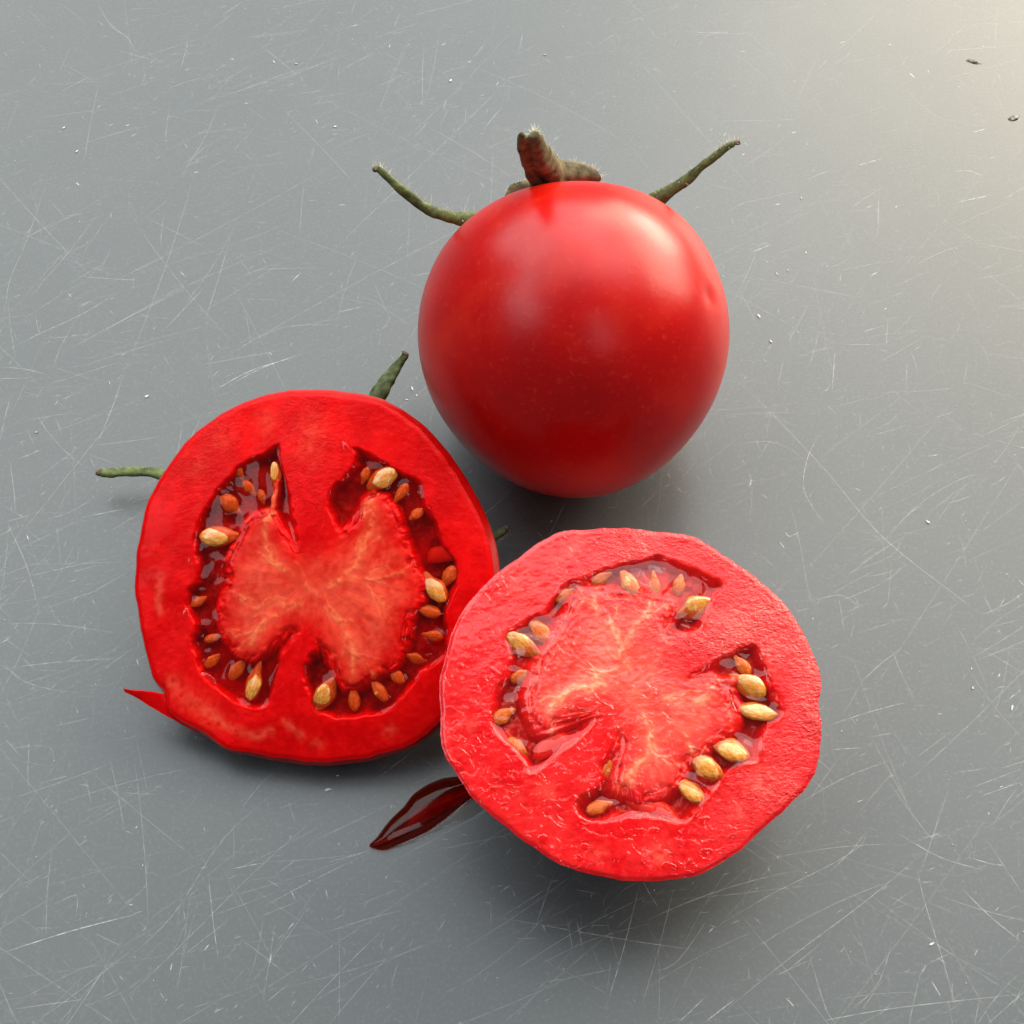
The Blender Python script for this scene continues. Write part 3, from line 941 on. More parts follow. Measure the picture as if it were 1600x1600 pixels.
def build_half(cfg):
    P = Plane(*cfg["plane"])
    zm = cfg["zoom"]

    def Z(pts, wob=0.0):
        return np.array([P.uv(zm[0] + x * zm[2], zm[1] + y * zm[2]) for x, y in pts])
    k = zm[2] * np.linalg.norm(P.O - C_) / FPX        # cm for each zoom pixel

    # outline as radius over angle
    ol = catmull(Z(cfg["outline"]), 8, True) * cfg["grow"]
    ang = np.arctan2(ol[:, 1], ol[:, 0])
    rad = np.hypot(ol[:, 0], ol[:, 1])
    o = np.argsort(ang)
    ang, rad = ang[o], rad[o]
    NA, NR = 900, 210
    th = np.linspace(-math.pi, math.pi, NA, endpoint=False)
    ro = np.interp(th, ang, rad, period=2 * math.pi)
    k9 = np.hanning(23)
    k9 /= k9.sum()
    ro = np.convolve(np.concatenate([ro[-11:], ro, ro[:11]]), k9, 'valid')
    circ = np.column_stack([np.cos(th), np.sin(th)])
    ro = ro + 0.010 * fbm(circ, 14, cfg["seed"], 3) + 0.012 * fbm(circ, 5, cfg["seed"] + 5, 2)
    ker = np.hanning(121)
    ker /= ker.sum()
    rs = np.convolve(np.concatenate([ro[-60:], ro, ro[:60]]), ker, 'valid')
    rim = ro * cfg["rim"](th)

    rho = np.linspace(0, 1, NR + 1)[1:] ** 0.8
    ab = (rho[:, None, None] * (rim[:, None] * circ)[None]).reshape(-1, 2)
    ab = np.vstack([ab, [[0, 0]]])
    rhof = np.append(np.repeat(rho, NA), 0.0)

    # ---- tissue layout
    wob = np.column_stack([fbm(ab, 5.0, 41, 3), fbm(ab, 5.0, 77, 3)]) * 0.022
    abw = ab + wob
    cav = np.full(len(ab), -1e9)
    polys = []
    for poly in cfg["locules"]:
        q = catmull(Z(poly), 3, True)
        polys.append(q)
        cav = np.maximum(cav, sdf(abw, q))
    corep = catmull(Z(cfg["core"]), 3, True)
    dcore = sdf(ab, corep)
    near = smooth(-0.30, 0.0, dcore)                       # 1 on the core and its fringe
    an = np.arctan2(ab[:, 1], ab[:, 0])
    rr = np.hypot(ab[:, 0], ab[:, 1])
    fr_ = fbm(np.column_stack([np.cos(an) * 9, np.sin(an) * 9, rr * 0.8]), 2.0, 53, 3)
    cavf = cav + near * 0.05 * fr_                        # fringe of fibres reaching into the jelly
    wv_ = cfg["wallw"] * (1 + 1.5 * near)
    dep = smooth(0, 1, (cavf + 0.015 + 0.010 * fbm(ab, 9, 5, 2)) / wv_)
    for pts, w in cfg["strands"]:
        d = line_dist(abw, catmull(Z(pts), 4))
        dep = np.minimum(dep, 0.12 + 0.88 * smooth(w * k * 0.5, w * k * 1.6, d))
    ds = sdf(ab + np.column_stack([fbm(ab, 7.0, 3, 3), fbm(ab, 7.0, 4, 3)]) * 0.05, corep)
    core = smooth(-0.18, 0.48, ds) * cfg["core_amt"]
    # jagged core edges dip under the jelly
    dips = smooth(-0.05, 0.12, -np.abs(cav) + 0.06) * smooth(0.02, 0.06, core) * 0.06
    h = -cfg["depth"] * dep
    h += 0.007 * fbm(ab, 2.2, 9, 2) * (1 - dep) + 0.030 * fbm(ab, 4.0, 15, 3) * dep
    h += cfg["grain"] * fbm(ab * np.array([1.0, 1.5]), 11.0, 19, 3) * (1 - dep)
    h -= dips * (0.5 + 0.5 * fbm(ab, 9, 23, 2))
    # the wall is cut a little uneven, the edge rolls over
    h -= 0.020 * smooth(0.965, 1.0, rhof) ** 2
    h += cfg["lift"](ab, rhof)

    # ---- tissue colours
    nz = fbm(ab, 3.0, 29, 4)[:, None]
    nf = fbm(ab, 14.0, 31, 3)[:, None]
    cw, cw2, cc, cc2, cd, cv = cfg["cols"]
    wallc = cw + (cw2 - cw) * np.clip(0.35 + 0.6 * nz + 0.35 * nf + 0.25 * fbm(np.column_stack([np.cos(np.arctan2(ab[:, 1], ab[:, 0])) * 8, np.sin(np.arctan2(ab[:, 1], ab[:, 0])) * 8, np.hypot(ab[:, 0], ab[:, 1])]), 2.0, 58, 3)[:, None], 0, 1)
    corec = cc + (cc2 - cc) * np.clip(0.45 + 0.5 * nz + 0.3 * nf, 0, 1)
    # radiating fibres in the core
    fib = fbm(np.column_stack([np.cos(an) * 7, np.sin(an) * 7, rr * 1.3]), 2.2, 47, 3)[:, None]
    corec = corec * (1 + 0.16 * fib)
    corec = corec + (cc2 * 1.06 - corec) * (0.35 * np.exp(-(rr / 0.75) ** 2))[:, None]
    col = wallc + (corec - wallc) * core[:, None]
    for pts, w, s in cfg["pale"]:
        d = line_dist(ab + wob, catmull(Z(pts), 4) if len(pts) > 1 else np.repeat(Z(pts), 2, axis=0))
        col = col + (cc2 - col) * (s * np.exp(-(d / (w * k)) ** 2) * np.clip(0.75 + 0.6 * nf[:, 0], 0, 1.3))[:, None]
    veins = [(catmull(Z(pts), 5), w, s) for pts, w, s in cfg["veins"]]
    rv = np.random.default_rng(cfg["seed"])
    for q, w, s in list(veins):
        for _ in range(4):
            i = rv.integers(1, len(q) - 2)
            t = q[i + 1] - q[i - 1]
            t = t / np.linalg.norm(t)
            if t @ q[i] < 0:
                t = -t                                     # branches point outwards
            a_ = rv.choice([-1, 1]) * rv.uniform(0.4, 0.9)
            d_ = np.array([t[0] * math.cos(a_) - t[1] * math.sin(a_), t[0] * math.sin(a_) + t[1] * math.cos(a_)])
            L_ = rv.uniform(0.12, 0.38)
            veins.append((np.array([q[i], q[i] + d_ * L_ * 0.5 + rv.normal(0, 0.02, 2), q[i] + (d_ * 0.8 + t * 0.3) * L_]), w * 0.6, s * 0.6))
    for q, w, s in veins:
        d = line_dist(ab + wob * 1.3 + np.column_stack([nf[:, 0], nz[:, 0]]) * 0.012, q)
        wv = w * k * 0.72
        s *= 0.8
        a = s * np.exp(-(d / wv) ** 2) * np.clip(0.45 + 0.9 * nf[:, 0] + 0.3 * nz[:, 0], 0, 1.0)
        a2 = 0.22 * s * np.exp(-(d / (wv * 2.6)) ** 2)
        col = col + (cv - col) * np.clip(a + a2, 0, 1)[:, None]
        h += 0.003 * np.exp(-(d / wv) ** 2)
    cm = smooth(0, 1, (cavf + 0.01) / (0.09 + 0.22 * near)) * smooth(0.1, 0.95, dep)
    deep = cd * (1 + 0.35 * nz)
    col = col + (deep - col) * cm[:, None]
    # bare skin line right at the rim
    col = col + (cfg["rimcol"] - col) * (0.6 * smooth(0.955, 0.995, rhof))[:, None]
    grainy = (cfg["grainy"](ab, rhof) * np.clip(0.7 + 0.7 * fbm(ab, 1.1, 67, 2), 0.1, 1.2)) * (1 - 0.75 * core)
    wet = cfg["wet"](ab, rhof) * np.clip(0.7 + 0.8 * fbm(ab, 1.6, 61, 2), 0, 1)

    base = np.array([P.O[0], P.O[1], 0.0])
    T = thing("tomato_half", base, cfg["label"], "tomato half")

    Vf = P.xyz(ab, h)
    F = []
    ctr_i = NR * NA
    for i in range(NA):
        F.append((ctr_i, i, (i + 1) % NA))
    idx = np.arange(NA)
    nx = (idx + 1) % NA
    for j in range(NR - 1):
        a = j * NA
        b = a + NA
        F += np.column_stack([a + idx, b + idx, b + nx, a + nx]).tolist()
    link("flesh", make_mesh("flesh", Vf, F, cfg["flesh"], True, col, {"wet": wet, "grainy": grainy}, base), T)

    # ---- outer skin: grown from the rim, deep enough to stand on the table
    K = 46
    tt = np.linspace(0, 1, K + 1)[1:]

    hrim = h[(NR - 1) * NA:NR * NA]

    def hull(b):
        s0 = cfg["bulge"] * b
        nrm = math.sqrt(1 - (s0 / (b - s0)) ** 2)
        rows = []
        for t in tt:
            s = b * (1 - math.cos(t * math.pi / 2)) if False else b * math.sin(t * math.pi / 2) ** 1.25
            pr = math.sqrt(max(1 - ((s - s0) / (b - s0)) ** 2, 0)) / nrm
            w = smooth(0.0, 0.45, np.array(s)).item()
            r = (rim * (1 - w) + rs * w * 0.995) * pr
            rows.append(P.xyz(r[:, None] * circ, np.full(NA, -s) + hrim - 0.005))
        return np.vstack(rows)
    lo, hi = 0.8, 5.0
    for _ in range(26):
        mid = (lo + hi) / 2
        if hull(mid)[:, 2].min() > 0:
            lo = mid
        else:
            hi = mid
    Vh = np.vstack([Vf[(NR - 1) * NA:NR * NA], hull(lo)])
    print("half", cfg["label"], "hull depth", round(lo, 2), "rim z", Vf[(NR - 1) * NA:NR * NA, 2].min(), Vf[(NR - 1) * NA:NR * NA, 2].max(), "radius", ro.mean())
    step = 3
    sub = np.arange(0, NA, step)
    VV = Vh.reshape(K + 1, NA, 3)[:, sub].reshape(-1, 3)
    n2 = len(sub)
    F = []
    i0 = np.arange(n2)
    i1 = (i0 + 1) % n2
    for j in range(K):
        a = j * n2
        b = a + n2
        F += np.column_stack([a + i0, b + i0, b + i1, a + i1]).tolist()
    link("skin", make_mesh("skin", VV, F, M_SKIN, True, None, {"tint": np.zeros(len(VV))}, base), T)

    # ---- seeds
    sd = []
    for q, (x, y, L, W, a, sub_) in enumerate(cfg["seeds"]):
        c = Z([(x, y)])[0]
        c2 = Z([(x + 10 * math.cos(math.radians(a)), y - 10 * math.sin(math.radians(a)))])[0]
        ex = c2 - c
        ex /= np.linalg.norm(ex)
        l2, w2 = L * k * 0.5, W * k * 0.5
        t2 = w2 * 0.5
        l2, w2, t2 = l2 * 1.06, w2 * 1.06, t2 * 1.06
        zc = cfg["gel_z"] + t2 * (-0.40 if sub_ == 0 else -1.0 if sub_ == 1 else -1.5)
        zc += cfg["lift"](c[None], np.array([np.hypot(*c) / np.interp(math.atan2(c[1], c[0]), th, rim, period=2 * math.pi)]))[0]
        sd.append((c, ex, l2, w2, t2, zc, sub_))
        X = ex[0] * P.e1 + ex[1] * P.e2
        Y = np.cross(P.n, X)
        rl = random.uniform(-0.35, 0.35)
        Yr = Y * math.cos(rl) + P.n * math.sin(rl)
        Nr = np.cross(X, Yr)
        pos = (P.O + c[0] * P.e1 + c[1] * P.e2 + zc * P.n - base) * CM
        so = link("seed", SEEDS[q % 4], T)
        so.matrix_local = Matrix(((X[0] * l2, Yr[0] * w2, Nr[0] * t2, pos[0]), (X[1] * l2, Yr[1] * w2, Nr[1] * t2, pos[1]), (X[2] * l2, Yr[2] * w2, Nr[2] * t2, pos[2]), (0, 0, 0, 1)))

    # ---- jelly, one body for each seed chamber
    for gi, q in enumerate(polys):
        st = 0.021
        lo_, hi_ = q.min(0) - 0.1, q.max(0) + 0.1
        nxg, nyg = int((hi_[0] - lo_[0]) / st) + 1, int((hi_[1] - lo_[1]) / st) + 1
        gx, gy = np.meshgrid(lo_[0] + st * np.arange(nxg), lo_[1] + st * np.arange(nyg), indexing='ij')
        gp = np.column_stack([gx.ravel(), gy.ravel()])
        d = sdf(gp, q)
        rg = np.hypot(gp[:, 0], gp[:, 1]) / np.interp(np.arctan2(gp[:, 1], gp[:, 0]), th, rim, period=2 * math.pi)
        z = cfg["gel_z"] + cfg["lift"](gp, rg)
        rid = 1 - np.abs(fbm(gp, 2.2, 71 + gi, 2))
        z += cfg["gel_wave"] * (fbm(gp, 2.4, 81 + gi, 2) + 0.8 * (rid - 0.6))
        z += 0.028 * np.exp(-np.maximum(d, 0) / 0.04)
        for c, ex, l2, w2, t2, zc, sub_ in sd:
            dx = gp - c
            u = (dx @ ex) / (l2 * 1.25)
            v = (dx @ np.array([-ex[1], ex[0]])) / (w2 * 1.35)
            e = np.exp(-(u * u + v * v) ** 2)
            if sub_ == 0:
                z += 0.02 * e
            else:
                z = np.maximum(z, z * (1 - e) + e * (zc + t2 + 0.012))
        keep = d > -0.05
        kk = keep.reshape(nxg, nyg)
        cell = kk[:-1, :-1] & kk[1:, :-1] & kk[1:, 1:] & kk[:-1, 1:]
        ids = -np.ones(len(gp), int)
        I, J = np.nonzero(cell)
        quads = np.column_stack([I * nyg + J, (I + 1) * nyg + J, (I + 1) * nyg + J + 1, I * nyg + J + 1])
        used = np.unique(quads)
        ids[used] = np.arange(len(used))
        link("jelly", make_mesh("jelly", P.xyz(gp[used], z[used]), ids[quads], cfg["gel"], True, None, None, base), T)
    return P, T, base, Z, k, lambda q: cfg["lift"](q, np.hypot(q[:, 0], q[:, 1]) / np.interp(np.arctan2(q[:, 1], q[:, 0]), th, rim, period=2 * math.pi))


def dome(sag):
    return lambda ab, rho: -sag * rho ** 2 * (1 + 0.25 * fbm(ab, 0.7, 91, 2))


# -- the left half (zoomed photo pixels: x = 130 + 0.4375 zx, y = 530 + 0.4375 zy)
A = dict(
    grow=1.012, seed=3, plane=(487, 900, 1.95, 27.0, -4.0), zoom=(130, 530, 0.4375), label="deep red tomato half lying on its green sepals, torn skin at its edge",
    outline=[(720, 180), (860, 180), (980, 190), (1080, 225), (1150, 265), (1200, 300), (1240, 350), (1290, 410), (1330, 470), (1370, 540), (1410, 610), (1440, 690), (1460, 760), (1470, 830), (1465, 900),
             (1450, 980), (1425, 1060), (1395, 1150), (1355, 1240), (1305, 1325), (1240, 1395), (1160, 1445), (1060, 1485), (950, 1510), (850, 1518), (700, 1508), (600, 1490), (510, 1472), (440, 1424), (362, 1378),
             (292, 1334), (284, 1300), (290, 1264), (262, 1240), (240, 1210), (225, 1140), (205, 1060), (190, 980), (178, 880), (185, 780), (200, 700), (220, 600), (260, 510), (310, 430), (370, 360), (440, 300),
             (520, 250), (600, 210), (670, 187)],
    rim=lambda th: 1 - 0.022 * np.clip(np.cos(th - 0.55), 0, 1) ** 0.7 - 0.020 * np.exp(-((th + 1.75) / 0.6) ** 2) - 0.003,
    bulge=0.17,
    locules=[
        [(692, 372), (640, 405), (560, 440), (500, 500), (440, 570), (400, 640), (392, 700), (385, 760), (400, 800), (390, 870), (360, 900), (365, 960), (385, 1020), (372, 1080), (390, 1130), (405, 1180), (440, 1230),
         (480, 1270), (560, 1310), (620, 1325), (665, 1290), (680, 1220), (705, 1150), (762, 1058), (740, 1040), (690, 1070), (640, 1112), (590, 1132), (545, 1100), (505, 1060), (490, 1000), (495, 930), (530, 860),
         (522, 790), (560, 720), (590, 660), (635, 632), (668, 620), (690, 660), (735, 730), (768, 752), (762, 680), (742, 600), (730, 520), (706, 440)],
        [(962, 375), (1020, 400), (1080, 440), (1140, 470), (1200, 500), (1215, 560), (1240, 620), (1270, 680), (1292, 740), (1335, 790), (1335, 860), (1312, 920), (1290, 980), (1300, 1050), (1300, 1120), (1245, 1165),
         (1200, 1200), (1150, 1270), (1080, 1330), (1000, 1350), (900, 1352), (830, 1330), (792, 1250), (780, 1180), (812, 1120), (850, 1085), (880, 1130), (905, 1185), (925, 1225), (960, 1242), (1000, 1218),
         (1060, 1180), (1100, 1170), (1130, 1110), (1140, 1050), (1155, 990), (1192, 940), (1202, 880), (1170, 820), (1150, 760), (1130, 700), (1110, 650), (1090, 600), (1050, 562), (1012, 572), (985, 640),
         (940, 690), (915, 702), (880, 640), (863, 580), (880, 530), (930, 480), (968, 420)]],
    wallw=0.15, depth=0.22, gel_z=-0.045, gel_wave=0.018, grain=0.0012,
    strands=[([(655, 690), (672, 600), (686, 505)], 14), ([(1010, 620), (1035, 545)], 16)],
    core=[(650, 640), (690, 700), (740, 760), (800, 800), (850, 800), (910, 740), (960, 690), (1010, 580), (1060, 570), (1110, 650), (1150, 760), (1200, 870), (1190, 940), (1150, 1000), (1130, 1090), (1060, 1170),
          (960, 1240), (910, 1190), (850, 1080), (790, 1010), (740, 1030), (600, 1130), (540, 1100), (490, 1000), (530, 860), (530, 790), (580, 680)],
    core_amt=0.95,
    veins=[([(655, 640), (645, 720), (690, 800), (745, 850)], 11, 0.75), ([(1028, 590), (1028, 670), (995, 765), (945, 835), (880, 880)], 12, 0.75), ([(540, 925), (640, 930), (730, 948), (775, 950)], 11, 0.55),
           ([(600, 1090), (645, 1015), (735, 950)], 10, 0.65), ([(890, 970), (935, 1030), (958, 1110), (965, 1210)], 13, 0.75), ([(660, 650), (675, 590), (688, 490)], 9, 0.8), ([(1145, 830), (1060, 850), (960, 850)], 9, 0.4),
           ([(1010, 880), (1100, 980)], 8, 0.35), ([(540, 1060), (600, 1040), (660, 990)], 8, 0.35), ([(958, 1120), (1010, 1170), (1040, 1220)], 8, 0.4), ([(1000, 640), (1035, 550)], 9, 0.6), ([(780, 870), (860, 930), (890, 980)], 10, 0.3)],
    pale=[([(265, 840), (262, 970)], 14, 0.55), ([(430, 1320), (500, 1380), (600, 1420), (660, 1400)], 16, 0.6), ([(720, 1365), (770, 1420)], 16, 0.5), ([(1090, 1400)], 26, 0.35), ([(830, 1450)], 20, 0.35), ([(640, 290)], 40, 0.35),
          ([(310, 1230)], 30, 0.6), ([(370, 1290), (440, 1340)], 45, 0.4), ([(480, 350)], 50, 0.22), ([(810, 300), (800, 400)], 45, 0.32), ([(390, 450)], 45, 0.25), ([(840, 820), (860, 870)], 60, 0.4), ([(940, 960)], 40, 0.3)],
    seeds=[(1060, 495, 112, 74, 215, 0), (1130, 545, 76, 40, 235, 1), (1182, 622, 56, 38, 220, 2), (1255, 890, 112, 70, 125, 0), (1302, 842, 72, 54, 240, 1), (1228, 970, 84, 48, 165, 1), (1180, 1140, 62, 38, 160, 1),
           (1116, 1206, 66, 42, 140, 1), (1052, 1256, 84, 44, 125, 1), (960, 1286, 82, 42, 95, 1), (862, 1265, 122, 70, 62, 0), (602, 1230, 124, 60, 75, 0), (540, 1182, 80, 46, 55, 1), (480, 702, 140, 76, 0, 0),
           (515, 587, 84, 58, 320, 1), (582, 526, 62, 36, 310, 1), (680, 485, 96, 40, 275, 0), (452, 1067, 60, 32, 15, 2), (400, 935, 60, 36, 30, 2), (545, 470, 50, 34, 300, 2), (450, 1150, 62, 38, 40, 1), (1245, 1060, 66, 40, 170, 1), (630, 560, 50, 30, 290, 1), (1000, 480, 56, 34, 250, 2)],
    cols=(lin(216, 0, 3), lin(238, 10, 12), lin(214, 34, 22), lin(238, 86, 62), lin(180, 0, 5), lin(248, 132, 84)),
    rimcol=lin(225, 0, 4), flesh=M_FLESH_A, gel=M_GEL_A,
    grainy=lambda ab, rho: 0.25 + 0.75 * smooth(0.0, 1.6, ab[:, 1]),
    wet=lambda ab, rho: 0.25 + 0.5 * smooth(0.5, -1.5, ab[:, 1]), lift=dome(0.18),
)
PA, TA, baseA, ZA, kA, LA = build_half(A)

# torn strip of skin at the lower left of the left half (zoom 180 + 0.1875 zx, 1000 + 0.1875 zy)
def build_flap():
    up_ = [(75, 418), (150, 432), (230, 436), (310, 446), (380, 460), (440, 462), (520, 470)]
    lo_ = [(75, 424), (160, 468), (250, 530), (350, 595), (470, 668), (560, 728), (640, 775)]
    U = catmull(np.array([PA.uv(180 + x * 0.1875 - 9 * (1 - x / 640), 1000 + y * 0.1875 - 2) for x, y in up_]), 6)
    L = catmull(np.array([PA.uv(180 + x * 0.1875 - 9 * (1 - x / 640), 1000 + y * 0.1875 + 3) for x, y in lo_]), 6)
    m, n = len(U), 9
    v, f = [], []
    for side in (1, -1):
        for i in range(m):
            for j in range(n):
                t = j / (n - 1)
                p = U[i] * (1 - t) + L[i] * t
                th = 0.05 * math.sin(math.pi * t) ** 0.6 * min(1.0, 0.12 + i / 14)
                dz = -0.185 - 0.08 * smooth(0.55, 1.0, np.array(i / (m - 1))).item() + (-0.005 - 0.06 * t) + (0.012 if side > 0 else -1.0) * th + 0.006 * math.sin(i * 0.9 + 3 * t)
                v.append(PA.xyz(p, dz)[0])
    b = m * n
    for i in range(m - 1):
        for j in range(n - 1):
            a = i * n + j
            f.append((a, a + 1, a + n + 1, a + n))
            f.append((b + a, b + a + n, b + a + n + 1, b + a + 1))
    for i in range(m - 1):
        for j in (0, n - 1):
            a = i * n + j
            f.append((a, a + n, b + a + n, b + a) if j == 0 else (a, b + a, b + a + n, a + n))
    for i in (0, m - 1):
        for j in range(n - 1):
            a = i * n + j
            f.append((a, b + a, b + a + 1, a + 1) if i == 0 else (a, a + 1, b + a + 1, b + a))
    v = np.array(v)
    col = np.repeat([lin(228, 2, 5)], len(v), axis=0)
    link("torn_flap", make_mesh("torn_flap", v, f, M_FLESH_A, True, col, {"wet": np.full(len(v), 0.3), "grainy": np.full(len(v), 0.1)}, baseA), TA, "pointed torn strip of red skin")


build_flap()

# sepals under the left half
for q, (pts, rad, dry) in enumerate((
        ([(330, 765, 0.75), (285, 752, 0.55), (255, 742, 0.50), (225, 737, 0.5), (190, 738, 0.5), (165, 739, 0.5), (150, 738, 0.52)], [14, 12, 9.5, 8, 7.5, 7, 4.5], True),
        ([(540, 700, 0.75), (570, 655, 0.8), (588, 622, 0.9), (605, 596, 1.0), (621, 572, 1.1), (631, 558, 1.2), (636, 551, 1.25)], [15, 14, 12.5, 11, 8.5, 6.5, 5], True),
        ([(720, 862, 0.5), (752, 850, 0.45), (772, 839, 0.45), (786, 830, 0.5), (797, 827, 0.55)], [11, 10, 8, 6, 2.5], True))):
    pp = [on_height(x, y, z) for x, y, z in pts]
    sepal(pp, np.array(rad) * np.linalg.norm(pp[-1] - C_) / FPX, TA, baseA, 60 + q, 14, dry, 0.7, None, (0, 0, 1), 0.05)

# -- the front half (zoomed photo pixels: x = 650 + 0.4125 zx, y = 790 + 0.4125 zy)
B = dict(
    grow=1.003, seed=8, plane=(985, 1098, 2.62, 14.0, -2.0), zoom=(650, 790, 0.4125), label="wet pinkish red tomato half with its cut face up beside a juice drop",
    outline=[(535, 95), (640, 78), (800, 75), (930, 90), (1060, 105), (1110, 140), (1180, 190), (1290, 265), (1380, 340), (1450, 430), (1500, 520), (1530, 600), (1540, 680), (1524, 745), (1545, 820), (1540, 900), (1525, 990),
             (1490, 1060), (1420, 1130), (1340, 1205), (1250, 1290), (1150, 1360), (1050, 1405), (900, 1420), (780, 1415), (640, 1390), (520, 1340), (400, 1262), (300, 1182), (200, 1085), (120, 960), (88, 880), (95, 800),
             (88, 680), (110, 560), (160, 420), (230, 320), (330, 225), (430, 155)],
    rim=lambda th: np.ones_like(th) * 0.996,
    bulge=0.02,
    locules=[
        [(1175, 295), (1100, 252), (1000, 205), (910, 178), (850, 195), (720, 228), (640, 262), (560, 292), (520, 345), (480, 390), (400, 440), (332, 480), (350, 560), (330, 640), (300, 690), (282, 760), (288, 840),
         (335, 900), (400, 965), (432, 1018), (500, 975), (560, 925), (640, 870), (685, 800), (610, 785), (540, 800), (490, 848), (450, 812), (430, 720), (460, 650), (480, 580), (530, 510), (570, 440), (600, 370),
         (640, 330), (730, 325), (830, 337), (900, 347), (960, 362), (970, 402), (935, 450), (940, 497), (1010, 497), (1080, 472), (1108, 395), (1140, 335)],
        [(1030, 655), (1110, 590), (1200, 545), (1262, 520), (1305, 550), (1330, 620), (1352, 690), (1402, 760), (1382, 805), (1335, 830), (1312, 900), (1300, 970), (1232, 982), (1182, 1012), (1130, 1085), (1082, 1135),
         (1032, 1200), (940, 1190), (860, 1175), (740, 1192), (640, 1202), (590, 1140), (640, 1092), (688, 1062), (700, 990), (740, 920), (768, 868), (792, 900), (772, 980), (765, 1060), (820, 1075), (865, 1100),
         (940, 1075), (990, 1040), (1012, 980), (1062, 940), (1112, 890), (1180, 842), (1212, 800), (1192, 740), (1180, 692), (1110, 662)]],
    wallw=0.18, depth=0.17, gel_z=-0.028, gel_wave=0.022, grain=0.0025,
    strands=[([(1130, 690), (1195, 660)], 28)],
    core=[(640, 335), (730, 330), (900, 345), (960, 370), (930, 450), (950, 500), (1010, 560), (1000, 640), (1110, 655), (1190, 720), (1205, 800), (1110, 890), (1010, 980), (940, 1070), (850, 1090), (770, 1070),
          (790, 900), (720, 790), (600, 780), (490, 845), (430, 720), (480, 570), (560, 450)],
    core_amt=0.9,
    veins=[([(735, 430), (745, 490), (790, 590)], 13, 0.6), ([(885, 395), (835, 455), (800, 520)], 13, 0.75), ([(500, 775), (560, 712), (640, 680), (705, 685)], 14, 0.75), ([(640, 680), (700, 640), (790, 600)], 13, 0.55),
           ([(880, 830), (882, 920), (835, 980), (770, 1065)], 14, 0.75), ([(950, 730), (1050, 738), (1125, 722)], 12, 0.5), ([(640, 600), (705, 665)], 11, 0.45), ([(668, 345), (682, 395)], 12, 0.6),
           ([(1015, 860), (1055, 935)], 10, 0.45), ([(790, 590), (830, 700), (880, 830)], 16, 0.3), ([(890, 930), (960, 990)], 9, 0.35), ([(1200, 580), (1195, 650)], 9, 0.5)],
    pale=[([(400, 300)], 70, 0.35), ([(1210, 430)], 60, 0.35), ([(1310, 1050)], 60, 0.45), ([(930, 1320)], 35, 0.6), ([(690, 1310)], 30, 0.45), ([(1230, 1170)], 40, 0.4), ([(640, 90), (560, 190)], 30, 0.3), ([(690, 500)], 90, 0.35),
          ([(500, 1090)], 40, 0.35), ([(200, 830)], 30, 0.35), ([(1350, 560), (1370, 620)], 30, 0.3), ([(800, 640)], 80, 0.3), ([(370, 1090)], 25, 0.3)],
    seeds=[(810, 290, 108, 70, 120, 0), (905, 292, 90, 46, 95, 1), (1055, 382, 128, 86, 205, 0), (405, 525, 156, 74, 325, 0), (475, 477, 120, 66, 310, 1), (1265, 677, 128, 88, 150, 0), (1282, 772, 156, 70, 170, 0),
           (1192, 920, 150, 88, 155, 0), (1100, 985, 132, 80, 145, 0), (1037, 1075, 126, 70, 140, 0), (720, 985, 118, 60, 65, 1), (325, 792, 90, 56, 30, 2), (380, 905, 84, 48, 320, 2), (560, 330, 80, 46, 30, 2), (1000, 290, 80, 50, 80, 1), (700, 270, 80, 46, 30, 1), (400, 640, 84, 50, 20, 2), (1240, 600, 84, 50, 130, 1), (900, 1140, 90, 50, 40, 2), (690, 1140, 90, 52, 20, 1), (1330, 880, 70, 40, 80, 2)],
    cols=(lin(224, 2, 12), lin(240, 32, 32), lin(226, 50, 40), lin(244, 100, 82), lin(214, 16, 26), lin(252, 168, 124)),
    rimcol=lin(214, 16, 24), flesh=M_FLESH_B, gel=M_GEL_B,
    grainy=lambda ab, rho: 0.12 + 0.88 * smooth(-0.2, 1.4, ab[:, 0] + 0.45 * ab[:, 1]),
    wet=lambda ab, rho: smooth(1.4, -0.2, ab[:, 0] + 0.55 * ab[:, 1]),
    lift=dome(0.10),
)
PB, TB, baseB, ZB, kB, LB = build_half(B)


# shreds of pale flesh lying in the jelly and drops of juice on the cut rim
def shard(P, Z, k, T, base, pts, z, thick, colr, mat):
    q = catmull(Z(pts), 3, True)
    c = q.mean(0)
    z += (LA if P is PA else LB)(c[None])[0]
    v, f = [], []
    m = len(q)
    for zz, s in ((z - thick, 0.9), (z, 1.0), (z + thick * 0.6, 0.7)):
        v += list(P.xyz(c + (q - c) * s, np.full(m, zz)))
    v.append(P.xyz(c, z + thick * 0.75)[0])
    for r in range(2):
        for i in range(m):
            j = (i + 1) % m
            f.append((r * m + i, r * m + j, (r + 1) * m + j, (r + 1) * m + i))
    for i in range(m):
        f.append((2 * m + i, 2 * m + (i + 1) % m, 3 * m))
    v = np.array(v)
    link("flesh_shred", make_mesh("flesh_shred", v, f, mat, True, np.repeat([colr], len(v), 0), {"wet": np.full(len(v), 0.4), "grainy": np.full(len(v), 0.1)}, base), T)


shard(PB, ZB, kB, TB, baseB, [(790, 1110), (880, 1100), (960, 1130), (1010, 1200), (930, 1195), (840, 1160)], -0.075, 0.06, lin(232, 44, 36), M_FLESH_B)
shard(PB, ZB, kB, TB, baseB, [(450, 910), (520, 850), (570, 860), (575, 900), (500, 950), (450, 960)], -0.085, 0.05, lin(232, 44, 36), M_FLESH_B)
shard(PA, ZA, kA, TA, baseA, [(1235, 745), (1290, 740), (1325, 780), (1280, 795), (1225, 795)], -0.10, 0.05, lin(214, 44, 36), M_FLESH_A)


